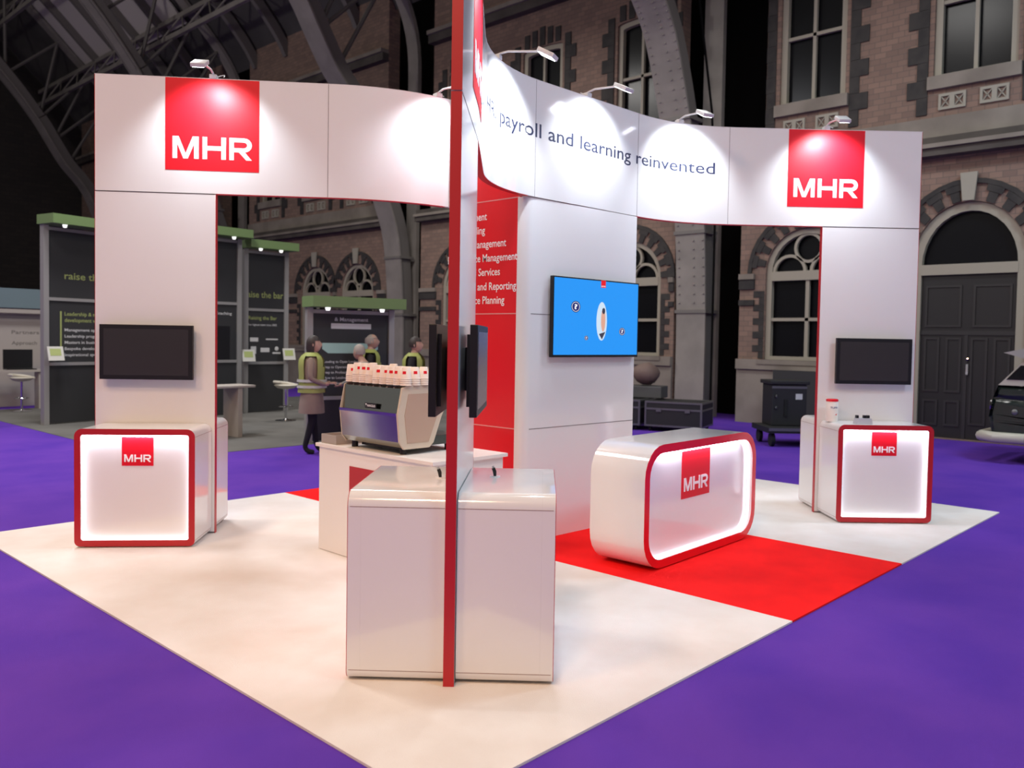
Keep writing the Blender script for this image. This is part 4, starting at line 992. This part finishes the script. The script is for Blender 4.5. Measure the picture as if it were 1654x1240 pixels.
# ------------------------------------------------------------------ people
def skin(name, verts, edges, radii, m, parent=None, root=0, sub=2):
    me = bpy.data.meshes.new(name); me.from_pydata(verts, edges, [])
    o = bpy.data.objects.new(name, me); COL.objects.link(o)
    o.modifiers.new('s', 'SKIN'); sv = me.skin_vertices[0].data
    for i, r in enumerate(radii): sv[i].radius = (r if isinstance(r, tuple) else (r, r)); sv[i].use_root = (i == root)
    sm = o.modifiers.new('u', 'SUBSURF'); sm.levels = sub; sm.render_levels = sub
    dg = bpy.context.evaluated_depsgraph_get(); dg.update()
    m2 = bpy.data.meshes.new_from_object(o.evaluated_get(dg)); bpy.data.objects.remove(o); bpy.data.meshes.remove(me)
    bm = bmesh.new(); bm.from_mesh(m2); bpy.data.meshes.remove(m2); return bm
def person(x, y, face, H_, label, top, legs, hair, hairlen=0, coat=None, vest=True, arms='bent', lean=0.0, bald=False, foot=DARKC):
    """face: heading in radians the person looks to"""
    k = H_/1.75; f = Fr(x, y, face)              # a = forward, b = left
    P = lambda a, b, z: tuple(f(a*k, b*k, z*k+.006 if y > 9.5 else z*k))
    ln = lambda z: lean*max(0, z-.95)
    t = thing('person', label, 'person', (x, y, 0), face)
    V = [P(0, 0, .96), P(ln(1.15), 0, 1.15), P(ln(1.34), 0, 1.34), P(ln(1.45), 0, 1.45), P(ln(1.52)+.01, 0, 1.53), P(ln(1.6)+.02, 0, 1.6)]
    Rd = [.145, .135, .15, .11, .055, .06]
    E_ = [(0, 1), (1, 2), (2, 3), (3, 4), (4, 5)]
    for s in (-1, 1):
        b0 = len(V)
        V += [P(0, s*.09, .88), P(.015, s*.1, .5), P(-.03+(.1 if s > 0 else -.06), s*.1, .1), P(.02+(.1 if s > 0 else -.06), s*.1, .04), P(.12+(.1 if s > 0 else -.06), s*.11, .03)]
        Rd += [.09, .06, .042, .045, .035]; E_ += [(0, b0), (b0, b0+1), (b0+1, b0+2), (b0+2, b0+3), (b0+3, b0+4)]
        a0 = len(V)
        if arms == 'bent': V += [P(ln(1.4), s*.17, 1.42), P(ln(1.15)+.0, s*.235, 1.14), P(ln(1.1)+.2, s*.17, 1.06), P(ln(1.1)+.27, s*.14, 1.07)]
        elif arms == 'reach': V += [P(ln(1.4), s*.17, 1.42), P(ln(1.2)+.12, s*.25, 1.2), P(ln(1.2)+.36, s*.2, 1.12), P(ln(1.2)+.45, s*.18, 1.1)]
        else: V += [P(ln(1.4), s*.17, 1.42), P(-.02, s*.24, 1.13), P(.05, s*.24, .88), P(.07, s*.23, .8)]
        Rd += [.06, .045, .034, .03]; E_ += [(2, a0), (a0, a0+1), (a0+1, a0+2), (a0+2, a0+3)]
    Rd = [r*k for r in Rd]
    bm = skin('b', V, E_, Rd, SKIN)
    # head shaped with brow, nose and chin
    hx = ln(1.66)+.03; hc = f(hx*k, 0, 1.655*k); tmp = bmesh.new(); ball(tmp, (0, 0, 0), .105*k, .92, .78, 1.16, 20)
    for v in tmp.verts:
        if v.co.z < -.03*k: v.co.x += .012*k; v.co.y *= .86
        if v.co.x > .085*k and abs(v.co.y) < .02*k and -.03*k < v.co.z < .02*k: v.co.x += .022*k
        if v.co.x > .07*k and .012*k < v.co.z < .045*k and .015*k < abs(v.co.y) < .05*k: v.co.x -= .008*k
    tmp.transform(Matrix.Translation(hc) @ Matrix.Rotation(face, 4, 'Z'))
    me = bpy.data.meshes.new('h'); tmp.to_mesh(me); tmp.free(); bm.from_mesh(me); bpy.data.meshes.remove(me)
    for s in (-1, 1):
        ball(bm, f((hx-.005)*k, s*.083*k, 1.65*k), .02*k, .8, .5, 1.4, 8)
        a = arms; hp = {'bent': (ln(1.1)+.31, .13, 1.075), 'reach': (ln(1.2)+.49, .17, 1.09), 'down': (.075, .23, .74)}[arms]
        for q_ in range(4):
            o_ = (q_-1.5)*.018
            if arms == 'down': tube(bm, [f(hp[0]*k+o_, s*hp[1]*k, (hp[2]+.03)*k), f((hp[0]+.01)*k+o_, s*hp[1]*k, (hp[2]-.02)*k), f((hp[0]+.02)*k+o_, s*(hp[1]-.01)*k, (hp[2]-.055+abs(q_-1.3)*.008)*k)], [.010, .009, .007], 6)
            else: tube(bm, [f((hp[0]-.03)*k, s*hp[1]*k+o_, hp[2]*k), f((hp[0]+.03)*k, s*hp[1]*k+o_, hp[2]*k), f((hp[0]+.06-abs(q_-1.3)*.008)*k, s*hp[1]*k+o_, (hp[2]-.02)*k)], [.010, .009, .007], 6)
        tube(bm, [f((hp[0]-.03)*k, s*(hp[1]-.03)*k, (hp[2])*k), f((hp[0]+.01)*k, s*(hp[1]-.05)*k, (hp[2]-.005)*k)], [.011, .008], 6)
    # materials by body region
    mats = [SKIN, top, legs, foot]
    for fc in bm.faces:
        c = f.o; d = fc.calc_center_median()-c; a_, b_, z_ = d.dot(f.u)/k, d.dot(f.n)/k, d.z/k
        if z_ < .1: fc.material_index = 3
        elif z_ < .93 and abs(b_) < .2: fc.material_index = 2
        elif z_ < 1.5 and not (arms != 'down' and a_-ln(z_) > .22+(.16 if arms == 'reach' else 0)) and not (arms == 'down' and z_ < .84): fc.material_index = 1
    bmesh.ops.recalc_face_normals(bm, faces=bm.faces[:])
    obj('body', bm, mats, t, smooth=True)
    def shell(prof, m, nm, sy=.72, open_=False):
        bm = bmesh.new(); seg = 24; rings = []
        for r, z in prof:
            rings.append([bm.verts.new(f((ln(z)+math.cos(2*PI*i/seg)*r*sy)*k, math.sin(2*PI*i/seg)*r*k, z*k)) for i in range(seg)])
        for A, B in zip(rings, rings[1:]):
            zr = (A[0].co.z+B[0].co.z)/2/k
            for i in range(seg):
                th = 2*PI*(i+.5)/seg
                if open_ and (math.cos(th) > (.97 if zr < 1.3 else .86) or (1.14 < zr < 1.47 and abs(math.sin(th)) > .84)): continue
                bm.faces.new((A[i], A[(i+1) % seg], B[(i+1) % seg], B[i]))
        return obj(nm, bm, m, t, smooth=True)
    if coat: shell([(.27, .62), (.26, .75), (.225, .95), (.20, 1.1), (.215, 1.3), (.195, 1.42), (.1, 1.5)], coat, 'coat')
    if vest:
        w = .02 if coat else 0
        v = shell([(.225+w, .93 if coat else 1.0), (.205+w, 1.08), (.205+w, 1.2), (.215+w, 1.32), (.21+w, 1.42), (.17+w, 1.48), (.1+w*.4, 1.535)], HIVIS, 'safety_vest', .86, True)
        sh = [(.226+w, 1.05), (.224+w, 1.10)]
        bm = bmesh.new(); seg = 24
        for z in (1.0, 1.09):
            R0 = [bm.verts.new(f((ln(z)+math.cos(2*PI*i/seg)*(.228+w)*.9)*k, math.sin(2*PI*i/seg)*(.226+w)*k, z*k)) for i in range(seg)]
            R1 = [bm.verts.new(f((ln(z)+math.cos(2*PI*i/seg)*(.224+w)*.9)*k, math.sin(2*PI*i/seg)*(.222+w)*k, (z+.04)*k)) for i in range(seg)]
            for i in range(seg): bm.faces.new((R0[i], R0[(i+1) % seg], R1[(i+1) % seg], R1[i]))
        obj('reflective_band', bm, REFL, v)
    if hair is not None:
        tmp = bmesh.new(); ball(tmp, (-.012*k, 0, .012*k), .113*k, .95, .82, 1.14, 20)
        dl = [v for v in tmp.verts if (v.co.x > .035*k and v.co.z < .055*k) or v.co.z < (-.04*k if not hairlen else -.2)]
        bmesh.ops.delete(tmp, geom=dl, context='VERTS')
        for v in tmp.verts:
            if hairlen and v.co.z < -.02*k: v.co.z -= hairlen*(-.02*k-v.co.z)*8; v.co.x -= .01
            if bald and v.co.z > .07*k: v.co *= .86
        tmp.transform(Matrix.Translation(hc) @ Matrix.Rotation(face, 4, 'Z')); obj('hair', tmp, hair, t, smooth=True)
    return t
VA = YAW-PI/2         # heading to the right of the picture
person(5.05, 8.62, VA+.15, 1.74, 'woman in tan coat and yellow safety vest standing left of the coffee machine', COATM, DARKC, HAIRD, .22, coat=COATM, arms='bent')
person(5.80, 8.15, VA+2.6, 1.62, 'grey haired person in pale shirt bending behind the coffee machine', PLAID, DARKC, HAIRG, 0, vest=False, arms='reach', lean=.35)
person(6.45, 9.05, VA+.2, 1.79, 'balding person in yellow safety vest behind the grey haired person', DARKC, DARKC, HAIRG, 0, arms='down', bald=True)
person(6.56, 8.05, VA-.1, 1.75, 'dark haired man in black top and yellow vest facing right, over the paper cups', DARKC, DARKC, HAIRD, 0, arms='down')
